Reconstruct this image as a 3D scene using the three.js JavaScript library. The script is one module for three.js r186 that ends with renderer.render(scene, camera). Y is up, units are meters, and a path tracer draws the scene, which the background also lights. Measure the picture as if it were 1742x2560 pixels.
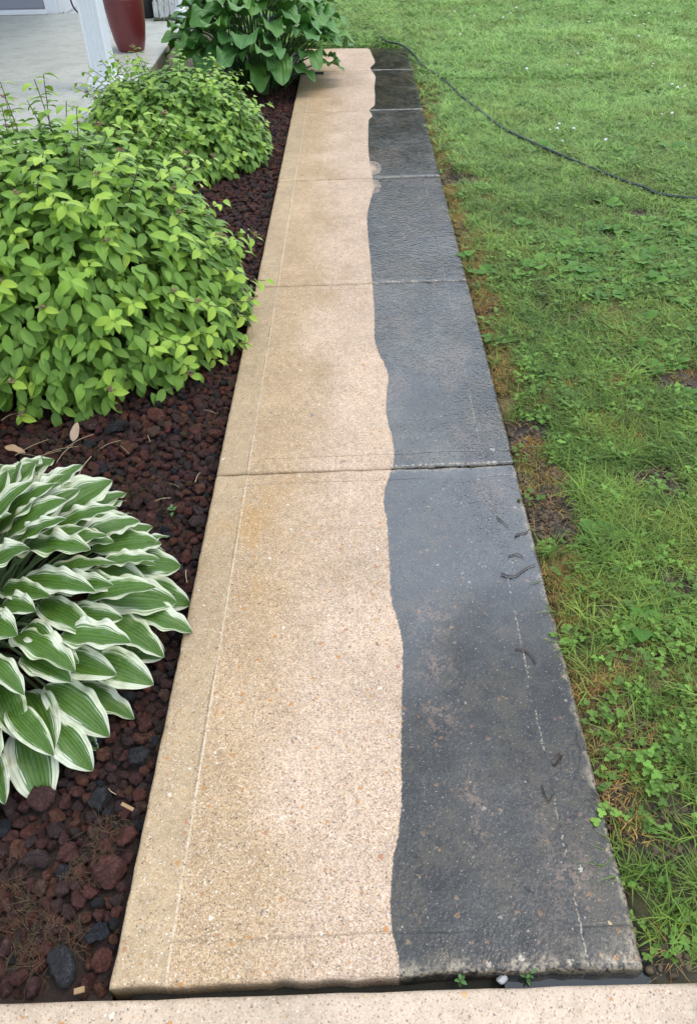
import * as THREE from 'three';
import { mergeGeometries, mergeVertices } from 'three/addons/utils/BufferGeometryUtils.js';

// ---------------------------------------------------------------- camera, sky, sun, exposure
const scene = new THREE.Scene();
const camera = new THREE.PerspectiveCamera(68.32, 696 / 1024, 0.05, 400);
camera.position.set(-0.0255, 1.455, 0);
camera.rotation.set(-0.73370, 0.01709, -0.02123, 'YXZ');
const renderer = new THREE.WebGLRenderer({ antialias: true });
renderer.setSize(696, 1024);
renderer.toneMapping = THREE.LinearToneMapping;
renderer.toneMappingExposure = 1.85;
renderer.shadowMap.enabled = true;
renderer.shadowMap.type = THREE.PCFSoftShadowMap;

// ---------------------------------------------------------------- random numbers and noise
function rng(seed) {
  let a = seed >>> 0;
  return () => { a = (a + 0x6d2b79f5) | 0; let t = Math.imul(a ^ (a >>> 15), 1 | a); t = (t + Math.imul(t ^ (t >>> 7), 61 | t)) ^ t; return ((t ^ (t >>> 14)) >>> 0) / 4294967296; };
}
const NT = new Float32Array(65536); { const r = rng(77); for (let i = 0; i < 65536; i++) NT[i] = r(); }
const lat = (ix, iy) => NT[((ix & 255) + ((iy & 255) << 8)) & 65535];
function vn(x, y) {
  const ix = Math.floor(x), iy = Math.floor(y); let fx = x - ix, fy = y - iy;
  fx = fx * fx * (3 - 2 * fx); fy = fy * fy * (3 - 2 * fy);
  const a = lat(ix, iy), b = lat(ix + 1, iy), c = lat(ix, iy + 1), d = lat(ix + 1, iy + 1);
  return a + (b - a) * fx + (c - a) * fy + (a - b - c + d) * fx * fy;
}
function fbm(x, y, o = 4) { let s = 0, a = 0.5, n = 0; for (let i = 0; i < o; i++) { s += a * vn(x, y); n += a; a *= 0.5; x = x * 2.03 + 17.3; y = y * 2.03 + 9.1; } return s / n; }
const vn3 = (x, y, z) => (vn(x + z * 1.7, y - z * 0.6) + vn(y * 1.1 + 31, z * 1.1 + x * 0.4) + vn(z + 63 + y * 0.3, x * 0.9 - 7)) / 3;
const clamp = (x, a = 0, b = 1) => Math.min(b, Math.max(a, x));
const sstep = (a, b, x) => { const t = clamp((x - a) / (b - a)); return t * t * (3 - 2 * t); };
const mix = (a, b, t) => a + (b - a) * t;
const mix3 = (a, b, t) => [mix(a[0], b[0], t), mix(a[1], b[1], t), mix(a[2], b[2], t)];
const enc = (x) => { x = clamp(x); return Math.round(255 * (x <= 0.0031308 ? 12.92 * x : 1.055 * Math.pow(x, 1 / 2.4) - 0.055)); };

// overcast sky: brighter overhead, soft cloud mottling, slightly blue
{
  const W = 512, H = 256, d = new Float32Array(W * H * 4);
  for (let y = 0; y < H; y++) {
    const el = ((y + 0.5) / H - 0.5) * Math.PI, s = Math.max(0, Math.sin(el));
    for (let x = 0; x < W; x++) {
      const az = ((x + 0.5) / W) * 2 * Math.PI, k = 1 / (0.25 + s), cx = Math.cos(az) * Math.cos(el) * k, cz = Math.sin(az) * Math.cos(el) * k;
      const cl = fbm(cx * 1.6 + 40, cz * 1.6 + 40, 5);
      const L = (1 + 0.55 * s) / 1.5 * (0.78 + 0.44 * cl), i = (y * W + x) * 4;
      const blue = 0.75 + 0.5 * (1 - cl);
      d[i] = 1.12 * L * mix(1.0, 0.85, blue); d[i + 1] = 1.12 * L * mix(1.0, 0.965, blue); d[i + 2] = 1.12 * L * mix(1.0, 1.16, blue); d[i + 3] = 1;
    }
  }
  const t = new THREE.DataTexture(d, W, H, THREE.RGBAFormat, THREE.FloatType);
  t.mapping = THREE.EquirectangularReflectionMapping; t.magFilter = THREE.LinearFilter; t.minFilter = THREE.LinearFilter; t.needsUpdate = true;
  scene.background = t; scene.environment = t;
}
const sun = new THREE.DirectionalLight(0xffefd8, 0.8);
sun.position.set(5, 11, -3.5);
sun.target.position.set(0, 0, -3.5);
sun.castShadow = true; sun.shadow.radius = 40; sun.shadow.mapSize.set(2048, 2048);
Object.assign(sun.shadow.camera, { left: -9, right: 9, top: 9, bottom: -9, near: 0.5, far: 40 });
scene.add(sun, sun.target);

// ---------------------------------------------------------------- helpers
const used = new Map();
function numbered(name) { const n = used.get(name) || 0; used.set(name, n + 1); return n ? name + '_' + String(n).padStart(3, '0') : name; }
function tag(o, label, category, group, kind) {
  if (label) o.userData.label = label;
  if (category) o.userData.category = category;
  if (group) o.userData.group = group;
  if (kind) o.userData.kind = kind;
  return o;
}
function thing(name, label, category, pos = [0, 0, 0], turn = 0, group) {
  const g = new THREE.Group(); g.name = numbered(name); g.position.set(...pos); g.rotation.y = turn; scene.add(g);
  return tag(g, label, category, group);
}
function part(name, geo, m, parent = scene) {
  const o = new THREE.Mesh(geo, m); o.name = parent === scene ? numbered(name) : name; o.castShadow = o.receiveShadow = true; parent.add(o); return o;
}
function inst(name, geo, m, mats, cols, parent) {
  const o = new THREE.InstancedMesh(geo, m, mats.length); o.name = parent === scene ? numbered(name) : name;
  const c = new THREE.Color();
  mats.forEach((k, i) => { o.setMatrixAt(i, k); if (cols) o.setColorAt(i, c.setRGB(...cols[i])); });
  o.castShadow = o.receiveShadow = true; o.userData.kind = 'stuff'; parent.add(o); return o;
}
const _e = new THREE.Euler(), _q = new THREE.Quaternion(), _p = new THREE.Vector3(), _s = new THREE.Vector3();
function M4(x, y, z, ry, rx, rz, sx, sy = sx, sz = sx) {
  return new THREE.Matrix4().compose(_p.set(x, y, z), _q.setFromEuler(_e.set(rx, ry, rz, 'YXZ')), _s.set(sx, sy, sz));
}
function mat(o) { return new THREE.MeshPhysicalMaterial({ roughness: 0.8, ...o }); }
const rgb = (r, g, b) => new THREE.Color().setRGB(r, g, b);
const V = (x, y, z) => new THREE.Vector3(x, y, z);
function tube(pts, r0, r1 = r0, seg = 24, rad = 6, tension = 0.5) {      // a tube that may taper
  const c = new THREE.CatmullRomCurve3(pts.map((p) => V(...p)), false, 'catmullrom', tension);
  const g = new THREE.TubeGeometry(c, seg, 1, rad, false), P = g.attributes.position, ring = rad + 1, q = V(0, 0, 0);
  for (let i = 0; i <= seg; i++) {
    c.getPointAt(i / seg, q); const r = mix(r0, r1, i / seg);
    for (let j = 0; j < ring; j++) { const k = i * ring + j; P.setXYZ(k, q.x + (P.getX(k) - q.x) * r, q.y + (P.getY(k) - q.y) * r, q.z + (P.getZ(k) - q.z) * r); }
  }
  g.computeVertexNormals(); return g;
}
function dtex(data, w, h, ch, srgb, repeat) {
  const t = new THREE.DataTexture(data, w, h, ch === 1 ? THREE.RedFormat : ch === 2 ? THREE.RGFormat : THREE.RGBAFormat);
  t.magFilter = THREE.LinearFilter; t.minFilter = THREE.LinearMipmapLinearFilter; t.generateMipmaps = true;
  if (srgb) t.colorSpace = THREE.SRGBColorSpace;
  if (repeat) t.wrapS = t.wrapT = THREE.RepeatWrapping;
  t.needsUpdate = true; return t;
}
const uvOf = (g, f) => { const P = g.attributes.position, u = new Float32Array(P.count * 2); for (let i = 0; i < P.count; i++) { const [a, b] = f(P.getX(i), P.getY(i), P.getZ(i)); u[2 * i] = a; u[2 * i + 1] = b; } g.setAttribute('uv', new THREE.BufferAttribute(u, 2)); return g; };
function box(w, h, d, b = 0.004, x = 0, y = 0, z = 0) {                   // bevelled box standing on y
  const s = new THREE.Shape(), hw = w / 2 - b, hd = d / 2 - b;
  s.moveTo(-hw, -hd); s.lineTo(hw, -hd); s.lineTo(hw, hd); s.lineTo(-hw, hd); s.closePath();
  const g = new THREE.ExtrudeGeometry(s, { depth: h - 2 * b, bevelEnabled: b > 0, bevelSize: b, bevelThickness: b, bevelSegments: 2 });
  g.rotateX(-Math.PI / 2); g.translate(x, y + b, z); return g;
}
const inView = (x, y, z, m = 0) => { const v = V(x, y, z).project(camera); return v.z < 1 && Math.abs(v.x) < 1 + m && Math.abs(v.y) < 1 + m; };
camera.updateMatrixWorld(true); camera.updateProjectionMatrix();

// ---------------------------------------------------------------- concrete surfaces
// edge of the washed strip, seen from above: [x, z]
const BOUND = [[.083,-7.95],[.083,-7.891],[.117,-7.814],[.136,-7.578],[.153,-7.289],[.112,-7.1],[.145,-6.809],[.13,-6.461],[.129,-6.239],[.119,-5.948],[.082,-5.824],[.098,-5.68],[.072,-5.585],[.059,-5.006],[.062,-4.719],[.066,-4.6],[.072,-4.499],[.075,-4.397],[.078,-4.277],[.067,-4.176],[.055,-4.072],[.036,-3.881],[.036,-3.593],[.042,-3.331],[.045,-3.095],[.049,-2.859],[.045,-2.605],[.059,-2.49],[.078,-2.411],[.088,-2.335],[.078,-2.235],[.072,-2.127],[.076,-2.05],[.085,-1.989],[.089,-1.906],[.086,-1.839],[.074,-1.796],[.063,-1.754],[.053,-1.703],[.05,-1.634],[.056,-1.587],[.056,-1.488],[.057,-1.387],[.056,-1.324],[.059,-1.264],[.07,-1.207],[.077,-1.152],[.076,-1.086],[.068,-.965],[.061,-.856],[.058,-.776],[.054,-.729],[.047,-.675],[.036,-.632],[.031,-.599],[.027,-.552],[.027,-.514],[.03,-.485],[.036,-.457],[.038,-.38]];
function boundary(z) {
  for (let i = 1; i < BOUND.length; i++) if (z <= BOUND[i][1]) {
    const a = BOUND[i - 1], b = BOUND[i], t = clamp((z - a[1]) / (b[1] - a[1]));
    const p = BOUND[Math.max(0, i - 2)][0], n = BOUND[Math.min(BOUND.length - 1, i + 1)][0];
    const t2 = t * t, t3 = t2 * t;
    return 0.5 * (2 * a[0] + (b[0] - p) * t + (2 * p - 5 * a[0] + 4 * b[0] - n) * t2 + (3 * a[0] - p - 3 * b[0] + n) * t3);
  }
  return 0.04;
}
// half-washed fans of the spray near the fourth joint
const FANS = [[.062, -4.60, .058, .11], [.062, -4.30, .048, .11]];
const JOINTS = [[-.412, -.442], [-1.792, -1.833], [-3.076, -3.113], [-4.4, -4.455], [-5.8, -5.835], [-7.01, -7.03], [-7.9, -7.86]];
const jz = (i, x) => mix(JOINTS[i][0], JOINTS[i][1], (x + .46) / .92);

function concrete(x0, x1, z0, z1, ppm, seed, opt) {
  const wet = (x, z) => opt.i === 0 ? .10 + .90 * sstep(-.98, -1.34, z + (fbm(x * 4 + 2, z * 4, 3) - .5) * .55) : 1;
  const W = Math.round((x1 - x0) * ppm), H = Math.round((z1 - z0) * ppm), R = rng(seed), N = W * H;
  const C = new Float32Array(N * 3), B = new Float32Array(N), G = new Float32Array(N), D = new Float32Array(N);
  const far = clamp((-(z0 + z1) / 2 - 1.5) / 4);
  for (let py = 0; py < H; py++) {
    const z = z0 + (py + .5) / ppm, bz = opt.dirty ? boundary(z) : 9, i0 = opt.i;
    for (let px = 0; px < W; px++) {
      const x = x0 + (px + .5) / ppm, k = py * W + px;
      const fine = vn(x * 900, z * 900), n1 = fbm(x * 6 + seed, z * 5, 4), n2 = fbm(x * 60 + 5, z * 60, 3);
      let dirt = opt.dirty ? sstep(-.0015, .002, x - bz + (vn(x * 400, z * 400) - .5) * .003 + (vn(x * 90, z * 90) - .5) * .003) : 0;
      if (opt.dirty) for (const f of FANS) { const d = Math.hypot((x - f[0]) / f[2], (z - f[1]) / f[3]) + (n2 - .5) * .25; if (d < 1.15) dirt = Math.min(dirt, mix(.30, .66, sstep(.35, .95, d)) + .8 * (n2 - .5)); }
      // clean sand-and-cement face: yellower on the left, pinkish grey in the middle
      const yel = sstep(-.06, -.30, x + (n1 - .5) * .3);
      let c = mix3([.460, .340, .242], [.405, .285, .165], yel);
      const lx = x + .366, band = opt.lines ? sstep(.004, -.004, lx + (vn(z * 30, 3) - .5) * .004) : 0;
      c = mix3(c, [.390, .290, .175], band * .8);
      const m = (.80 + .4 * n1) * (.84 + .32 * n2) * (.9 + .2 * fine);
      c = [c[0] * m, c[1] * m, c[2] * m];
      const gs = vn(x * 430 + 3, z * 430) * .55 + vn(x * 840, z * 840 + 5) * .45; { const q = band > .5 ? .45 : .95, w = 1 + q * (gs - .5) * 1.25; c = [c[0] * w, c[1] * w * (1 - .05 * (vn(x * 300, z * 300) - .5)), c[2] * w * (1 - .22 * (vn(x * 300, z * 300) - .5))]; }
      let rough = .62 - .16 * n1 + .1 * fine, bump = .45 + .18 * (n2 - .5) + .2 * (fine - .5);
      if (opt.pale) c = mix3(c, [.47 * m, .375 * m, .285 * m], .75);
      if (opt.rust) { const q = Math.exp(-(((x + .33) / .09) ** 2)) * sstep(.42, .66, fbm(x * 16 + 3, z * 7 + 1, 4)) * sstep(-1.2, -1.35, z); c = mix3(c, [.40, .235, .075], q * .6); }
      if (opt.stain) { const q = sstep(.55, .8, fbm(x * 7 + 30, z * 16 + 4, 4)) * sstep(-.1, .25, x); c = mix3(c, [.17, .14, .115], q * .7); }
      if (dirt > 0) {
        // dark film of algae and soot, thin in places
        let dn = fbm(x * 9 + 60, z * 7 + 20, 5), dm = fbm(x * 38 + 11, z * 38 + 2, 3);
        let d = mix3([.037, .037, .033], [.034, .032, .019], far); if (opt.i === 1 || opt.i === 2) { const q = sstep(.34, .66, fbm(x * 4.5 + 13, z * 3.2 + 5, 4)); d = mix3([.028, .027, .019], opt.i === 1 ? [.070, .067, .052] : [.050, .047, .032], q); }
        const mm = .32 + .95 * dn + .8 * (dm - .45); d = [d[0] * mm, d[1] * mm, d[2] * mm]; { const w = Math.max(.25, 1 + (gs - .5) * 1.9); d = [d[0] * w, d[1] * w, d[2] * w]; } d = mix3(d, [.066, .053, .030], (opt.i ? .7 : .5) * sstep(.46, .68, fbm(x * 17 + 90, z * 11, 5)) * sstep(.3, .6, vn(x * 170, z * 170) * .5 + dm * .5));
        let thin = sstep(.60, .80, fbm(x * 5.5 + 8, z * 4.1 + 33, 4)) * .6;
        for (const q of opt.thin || []) thin = Math.max(thin, .9 * Math.exp(-(((x - q[0]) / q[2]) ** 2) - (((z - q[1]) / q[3]) ** 2)) * sstep(.3, .55, fbm(x * 55, z * 45, 3)));
        thin *= sstep(.42, .62, vn(x * 310, z * 310) * .6 + vn(x * 150, z * 150) * .4);
        d = mix3(d, [.170, .118, .085], thin * .9);
        if (far > .25) d = mix3(d, [.085, .075, .06], sstep(.62, .78, fbm(x * 20 + 4, z * 11, 4)) * .45);
        if (opt.i !== undefined) {
          const rim = Math.min((.46 - x) * (i0 === 0 ? 1.5 : 1.9), Math.abs(z - jz(i0, x)) * (i0 === 0 ? mix(.9, .55, sstep(.25, .4, x)) : 1.4), Math.abs(z - jz(i0 + 1, x)) * 1.2);
          const wear = sstep(.024, .0, rim - (fbm(x * 45, z * 45, 3) - .45) * .045);
          d = mix3(d, [.25, .205, .14], wear * sstep(.3, .6, vn(x * 240, z * 240) * .5 + dm * .5) * (i0 === 0 ? .95 : .5));
        }
        const wl = Math.abs(x - .364 - (vn(z * 60, 8) - .5) * .002 - (vn(z * 250, 3) - .5) * .0025), on = sstep(.40, .52, fbm(z * 26 + 3, 5, 3)) * (opt.i === 0 ? sstep(-1.42, -1.30, z) : sstep(.40, .55, vn(z * 2.3, 11))) * opt.lineR;
        d = mix3(d, [.30, .26, .19], on * sstep(.0028, .0008, wl) * sstep(.35, .65, vn(x * 400, z * 260)));
        const pud = opt.i === 0 ? sstep(-1.762, -1.768, z + (n2 - .5) * .01) * sstep(.44, .41, x) : 0;
        rough = mix(rough, mix(opt.r0, opt.r0 + .1, n1) + .10 * (dm - .5) + .16 * (1 - wet(x, z)), dirt) * (1 - .75 * pud * dirt);
        const rpl = mix(.40, 1.2, sstep(-1.0, -2.2, z + (n1 - .5) * .8)) * mix(1, .4, sstep(-2.6, -5.5, z)), rip = fbm(x * 210 + 7, z * 150 + 9, 3), rp2 = fbm(x * 90, z * 65 + 70, 3);
        bump = mix(bump, .4 + (1 - .95 * pud) * rpl * (.25 + 1.3 * fbm(x * 5 + 3, z * 4 + 8, 3)) * (rip - .5) + 0.4 * rpl * (rp2 - .5) + .10 * (gs - .5) + .04 * (fine - .5), dirt);
        c = mix3(c, d, dirt);
      }
      // trowelled border lines
      if (opt.lines) {
        const gr = (d, w) => Math.exp(-((d / w) ** 2));
        let l = gr(x + .366 - (vn(z * 9, 1) - .5) * .006, .0022) * sstep(.25, .45, vn(z * 6, 2 + seed));
        const zz = Math.min(Math.abs(z - jz(opt.i, x) + .068 + (vn(x * 8, 6) - .5) * .006), Math.abs(z - jz(opt.i + 1, x) - .055 + (vn(x * 8, 4) - .5) * .005));
        l = Math.max(l, gr(zz, .002) * sstep(.3, .45, vn(x * 9, 9 + seed)) * (x > -.37 ? 1 : 0));
        l = Math.max(l, gr(x - .363, .0025) * (dirt > .5 ? .8 : 0));
        bump -= .45 * l; const ridge = gr(x + .3625, .002); bump += .22 * ridge;
        if (dirt < .5) { c = mix3(c, [.17, .125, .075], .62 * l * (.5 + .5 * vn(z * 120, x * 120))); c = mix3(c, [.72, .62, .48], .7 * ridge * (.4 + .6 * vn(z * 160, x * 160))); }
      }
      C[3 * k] = c[0]; C[3 * k + 1] = c[1]; C[3 * k + 2] = c[2]; B[k] = bump; G[k] = rough; D[k] = dirt;
    }
  }
  // grains of sand and gravel showing in the face
  function grain(cx, cz, r, asp, ang, col, up, keepDirt, poly) {
    const X = (cx - x0) * ppm, Y = (cz - z0) * ppm, rr = Math.max(.55, r * ppm), ca = Math.cos(ang), sa = Math.sin(ang), q = Math.ceil(rr * 1.25);
    for (let y = Math.max(0, Math.floor(Y - q)); y <= Math.min(H - 1, Y + q); y++) for (let x = Math.max(0, Math.floor(X - q)); x <= Math.min(W - 1, X + q); x++) {
      const dx = x + .5 - X, dy = y + .5 - Y, a = dx * ca + dy * sa, b = (-dx * sa + dy * ca) * asp;
      let d = Math.hypot(a, b) / rr; if (poly) d *= 1 + .16 * Math.sin(Math.atan2(b, a) * 3 + poly) + .09 * Math.sin(Math.atan2(b, a) * 5 + poly * 2.3);
      if (d > 1) continue;
      const k = y * W + x, e = sstep(1, .75, d) * (keepDirt < 0 ? 1 : D[k] > .5 ? keepDirt : 1);
      for (let j = 0; j < 3; j++) C[3 * k + j] = mix(C[3 * k + j], col[j], e * .85);
      B[k] += up * e * Math.sqrt(Math.max(0, 1 - d * d));
    }
  }
  const PAL = [[.62, .51, .385], [.54, .42, .30], [.40, .275, .165], [.33, .205, .125], [.20, .125, .08], [.085, .062, .048], [.36, .185, .065], [.68, .60, .49]];
  const DP = [[.06, .057, .05], [.016, .016, .015], [.10, .082, .062], [.34, .32, .27], [.16, .105, .07]];
  const cap = Math.min(110000, ppm * ppm * .13), n = Math.round((x1 - x0) * (z1 - z0) * cap);
  for (let i = 0; i < n; i++) {
    const x = mix(x0, x1, R()), z = mix(z0, z1, R()), k = clamp(Math.floor((z - z0) * ppm), 0, H - 1) * W + clamp(Math.floor((x - x0) * ppm), 0, W - 1), dirty = D[k] > .5;
    const r = .0008 + .0013 * R() * R() + (R() < .06 ? .001 : 0), smooth = opt.lines && x < -.37 && R() < .45;
    if (smooth) continue;
    if (dirty) {
      if (R() < .35) continue;
      const h = R(), col = DP[h < .34 ? 0 : h < .66 ? 1 : h < .84 ? 2 : h < .93 ? 3 : 4];
      grain(x, z, r * .8, 1 + R(), R() * 6.3, col, .16 * (R() - .3), -1);
    } else {
      const h = R(), col = PAL[h < .22 ? 0 : h < .38 ? 1 : h < .54 ? 2 : h < .66 ? 3 : h < .80 ? 4 : h < .90 ? 5 : h < .93 ? 6 : 7], f = .85 + .3 * R();
      grain(x, z, r, 1 + R(), R() * 6.3, [col[0] * f, col[1] * f, col[2] * f], .22 * (R() - .25), .25);
    }
  }
  const np = Math.round((x1 - x0) * (z1 - z0) * (opt.pebbles || 260));
  for (let i = 0; i < np; i++) {
    const x = mix(x0, x1, R()), z = mix(z0, z1, R()), h = R(), r = .002 + .0042 * R() ** 2;
    const col = h < .45 ? [.42, .20, .06] : h < .7 ? [.36, .17, .095] : h < .85 ? [.52, .33, .15] : h < .93 ? [.22, .13, .09] : [.66, .58, .46];
    grain(x, z, r, 1 + .7 * R(), R() * 6.3, col, .25, .3, 1 + R() * 6);
  }
  for (const q of opt.marks || []) for (let i = 0; i < q[4]; i++) grain(q[0] + (R() + R() - 1) * q[2], q[1] + (R() + R() - 1) * q[2] * 1.2, q[2] * (.15 + .45 * R()), 1 + R(), R() * 6, q[3], q[5] || 0, -1, 1 + R() * 5);
  const cd = new Uint8Array(N * 4), rd = new Uint8Array(N * 2);
  for (let k = 0; k < N; k++) {
    cd[4 * k] = enc(C[3 * k]); cd[4 * k + 1] = enc(C[3 * k + 1]); cd[4 * k + 2] = enc(C[3 * k + 2]); cd[4 * k + 3] = Math.round(255 * mix(.20, .40 + .60 * wet(x0 + ((k % W) + .5) / ppm, z0 + (Math.floor(k / W) + .5) / ppm), clamp(D[k])));
    rd[2 * k] = Math.round(255 * clamp(B[k])); rd[2 * k + 1] = Math.round(255 * clamp(G[k], .05, 1));
  }
  const w2 = W >> 1, h2 = H >> 1, fd = new Uint8Array(w2 * h2); for (let y = 0; y < h2; y++) for (let x = 0; x < w2; x++) fd[y * w2 + x] = 255 * clamp(D[(2 * y) * W + 2 * x]) * wet(x0 + 2 * x / ppm, z0 + 2 * y / ppm);
  const ct = dtex(cd, W, H, 4, true), rt = dtex(rd, W, H, 2, false);
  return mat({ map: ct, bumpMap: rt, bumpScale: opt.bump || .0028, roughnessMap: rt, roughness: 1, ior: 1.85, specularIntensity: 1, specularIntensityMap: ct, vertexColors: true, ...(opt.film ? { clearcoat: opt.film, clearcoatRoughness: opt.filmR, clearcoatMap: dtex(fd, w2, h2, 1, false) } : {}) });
}
// a slab with worn, rounded edges between four corners; top at y, uv from its place on the ground
function slabGeo(xl, xr, zfl, zfr, zbl, zbr, y, depth, box4, seed, chip = .004) {
  const R = .011, off = [[0, -depth], [0, -R]], arcN = 3;
  for (let i = 1; i <= arcN; i++) { const a = (i / arcN) * Math.PI / 2; off.push([R - R * Math.cos(a), -R + R * Math.sin(a)]); }
  const axis = (n, len) => { const a = []; for (const o of off) a.push([o[0] / len, o[1]]); for (let i = 1; i < n; i++) a.push([mix(R / len, 1 - R / len, i / n), 0]); for (const o of [...off].reverse()) a.push([1 - o[0] / len, o[1]]); return a; };
  const A = axis(44, xr - xl), Bz = axis(64, Math.abs(zbl - zfl)), pos = [], col = [], idx = [], w = A.length;
  for (const [v, yv] of Bz) for (const [u, yu] of A) {
    let x = mix(xl, xr, u), z = mix(mix(zfl, zfr, u), mix(zbl, zbr, u), v);
    const e = Math.min(yu, yv), yy = (yu < 0 && yv < 0) ? Math.max(-depth, yu <= -depth || yv <= -depth ? -depth : yu + yv) : e;
    const edge = Math.max(sstep(.03, 0, Math.min(u, 1 - u) * (xr - xl)), sstep(.03, 0, Math.min(v, 1 - v) * Math.abs(zbl - zfl)));
    const n = (fbm(x * 26 + seed, z * 26, 3) - .5) * chip * edge * .9, m = (fbm(x * 26 + seed + 50, z * 26 + 9, 3) - .5) * chip * edge * 2.4;
    x += n * (u < .5 ? 1 : -1); z += m;
    pos.push(x, y + yy - Math.max(0, fbm(x * 40 + 3, z * 40 + seed, 2) - .55) * edge * chip * 4 + (fbm(x * 3, z * 3 + seed, 2) - .5) * .003, z);
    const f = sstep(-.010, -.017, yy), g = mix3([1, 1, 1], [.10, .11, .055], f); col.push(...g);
  }
  for (let j = 0; j < Bz.length - 1; j++) for (let i = 0; i < w - 1; i++) { const a = j * w + i, b = a + 1, c = a + w, d = c + 1; idx.push(a, b, c, b, d, c); }
  const g = new THREE.BufferGeometry();
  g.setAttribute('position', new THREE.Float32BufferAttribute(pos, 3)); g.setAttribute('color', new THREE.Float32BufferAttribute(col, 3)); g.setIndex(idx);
  const zf = (zfl + zfr) / 2, zb = (zbl + zbr) / 2;
  uvOf(g, (x, yy, z) => { const h = Math.min(0, yy - y + .004); if (z > zf - .05 && Math.min(x - xl, xr - x) > .012) z -= h; else if (z < zb + .05 && Math.min(x - xl, xr - x) > .012) z += h; else if (x < xl + .05) x += h; else if (x > xr - .05) x -= h; return [(x - box4[0]) / (box4[1] - box4[0]), (z - box4[2]) / (box4[3] - box4[2])]; });
  g.computeVertexNormals(); return g;
}
const walkway = tag(new THREE.Group(), 'concrete walkway, left half washed tan and right half still dark with grime', null, null, 'structure');
walkway.name = 'walkway'; scene.add(walkway);
const PPM = [1050, 760, 560, 440, 340, 300, 260], RIP = [.42, 1.5, 1.0, .6, .45, .4, .4];
for (let i = 0; i < 6; i++) {
  const gap = i ? .004 : 0, f = JOINTS[i], b = JOINTS[i + 1], bx = [-.49, .49, Math.min(...b) - .03, Math.max(...f) + .04];
  const m = concrete(...bx, PPM[i], 11 + i, {
    dirty: true, i, lines: true, ripple: RIP[i], lineR: i < 1 ? 1 : .6, r0: [.16, .15, .13, .12, .12, .12][i], film: [.55, .25, .10, .06, .05, .05][i], filmR: [.16, .24, .26, .24, .24, .24][i], rust: i === 0, pebbles: i === 0 ? 520 : 300,
    thin: i === 0 ? [[.158, -1.22, .055, .07], [.15, -1.08, .05, .05], [.147, -.943, .05, .05], [.2, -.72, .03, .09], [.37, -.60, .05, .05]] : i === 1 ? [[.12, -2.72, .06, .08]] : [],
    marks: i === 0 ? [[.388, -.607, .006, [.36, .34, .29], 9, .1], [.418, -.512, .006, [.5, .37, .2], 5, .3], [.414, -.456, .006, [.36, .17, .06], 4, .4], [.448, -.453, .007, [.34, .17, .08], 4, .4], [.332, -.449, .007, [.36, .31, .23], 8, .3], [.193, -.447, .009, [.36, .31, .23], 8, .3], [.25, -.452, .006, [.45, .40, .3], 8, .3], [.016, -1.636, .006, [.19, .17, .165], 5], [-.17, -.88, .008, [.16, .15, .12], 6], [-.21, -.53, .007, [.17, .15, .13], 6], [-.325, -.535, .006, [.15, .14, .11], 6]]
      : i === 1 ? [[-.174, -2.102, .008, [.2, .18, .15], 9], [-.065, -1.933, .006, [.17, .15, .12], 8], [-.07, -1.85, .009, [.19, .155, .135], 10], [.4, -1.9, .01, [.3, .29, .27], 8]] : i === 3 ? [[-.33, -4.5, .02, [.3, .18, .07], 8]] : [],
  });
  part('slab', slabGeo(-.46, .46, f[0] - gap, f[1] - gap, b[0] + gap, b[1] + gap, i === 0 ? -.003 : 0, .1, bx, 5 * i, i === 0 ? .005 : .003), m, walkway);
}
// the walk crossing in front
{
  const bx = [-1.4, 1.4, -.45, .5], m = concrete(...bx, 700, 91, { stain: true, pale: true, pebbles: 330, marks: [[.52, .03, .012, [.62, .56, .47], 10], [.36, .05, .02, [.2, .18, .16], 8]] });
  const w = tag(new THREE.Group(), 'washed tan concrete walk crossing the bottom of the view', null, null, 'structure'); w.name = 'cross_walkway'; scene.add(w);
  part('slab', slabGeo(-1.38, 1.38, .45, .45, -.372, -.442, -.004, .12, bx, 71, .004), m, w);
}

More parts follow.
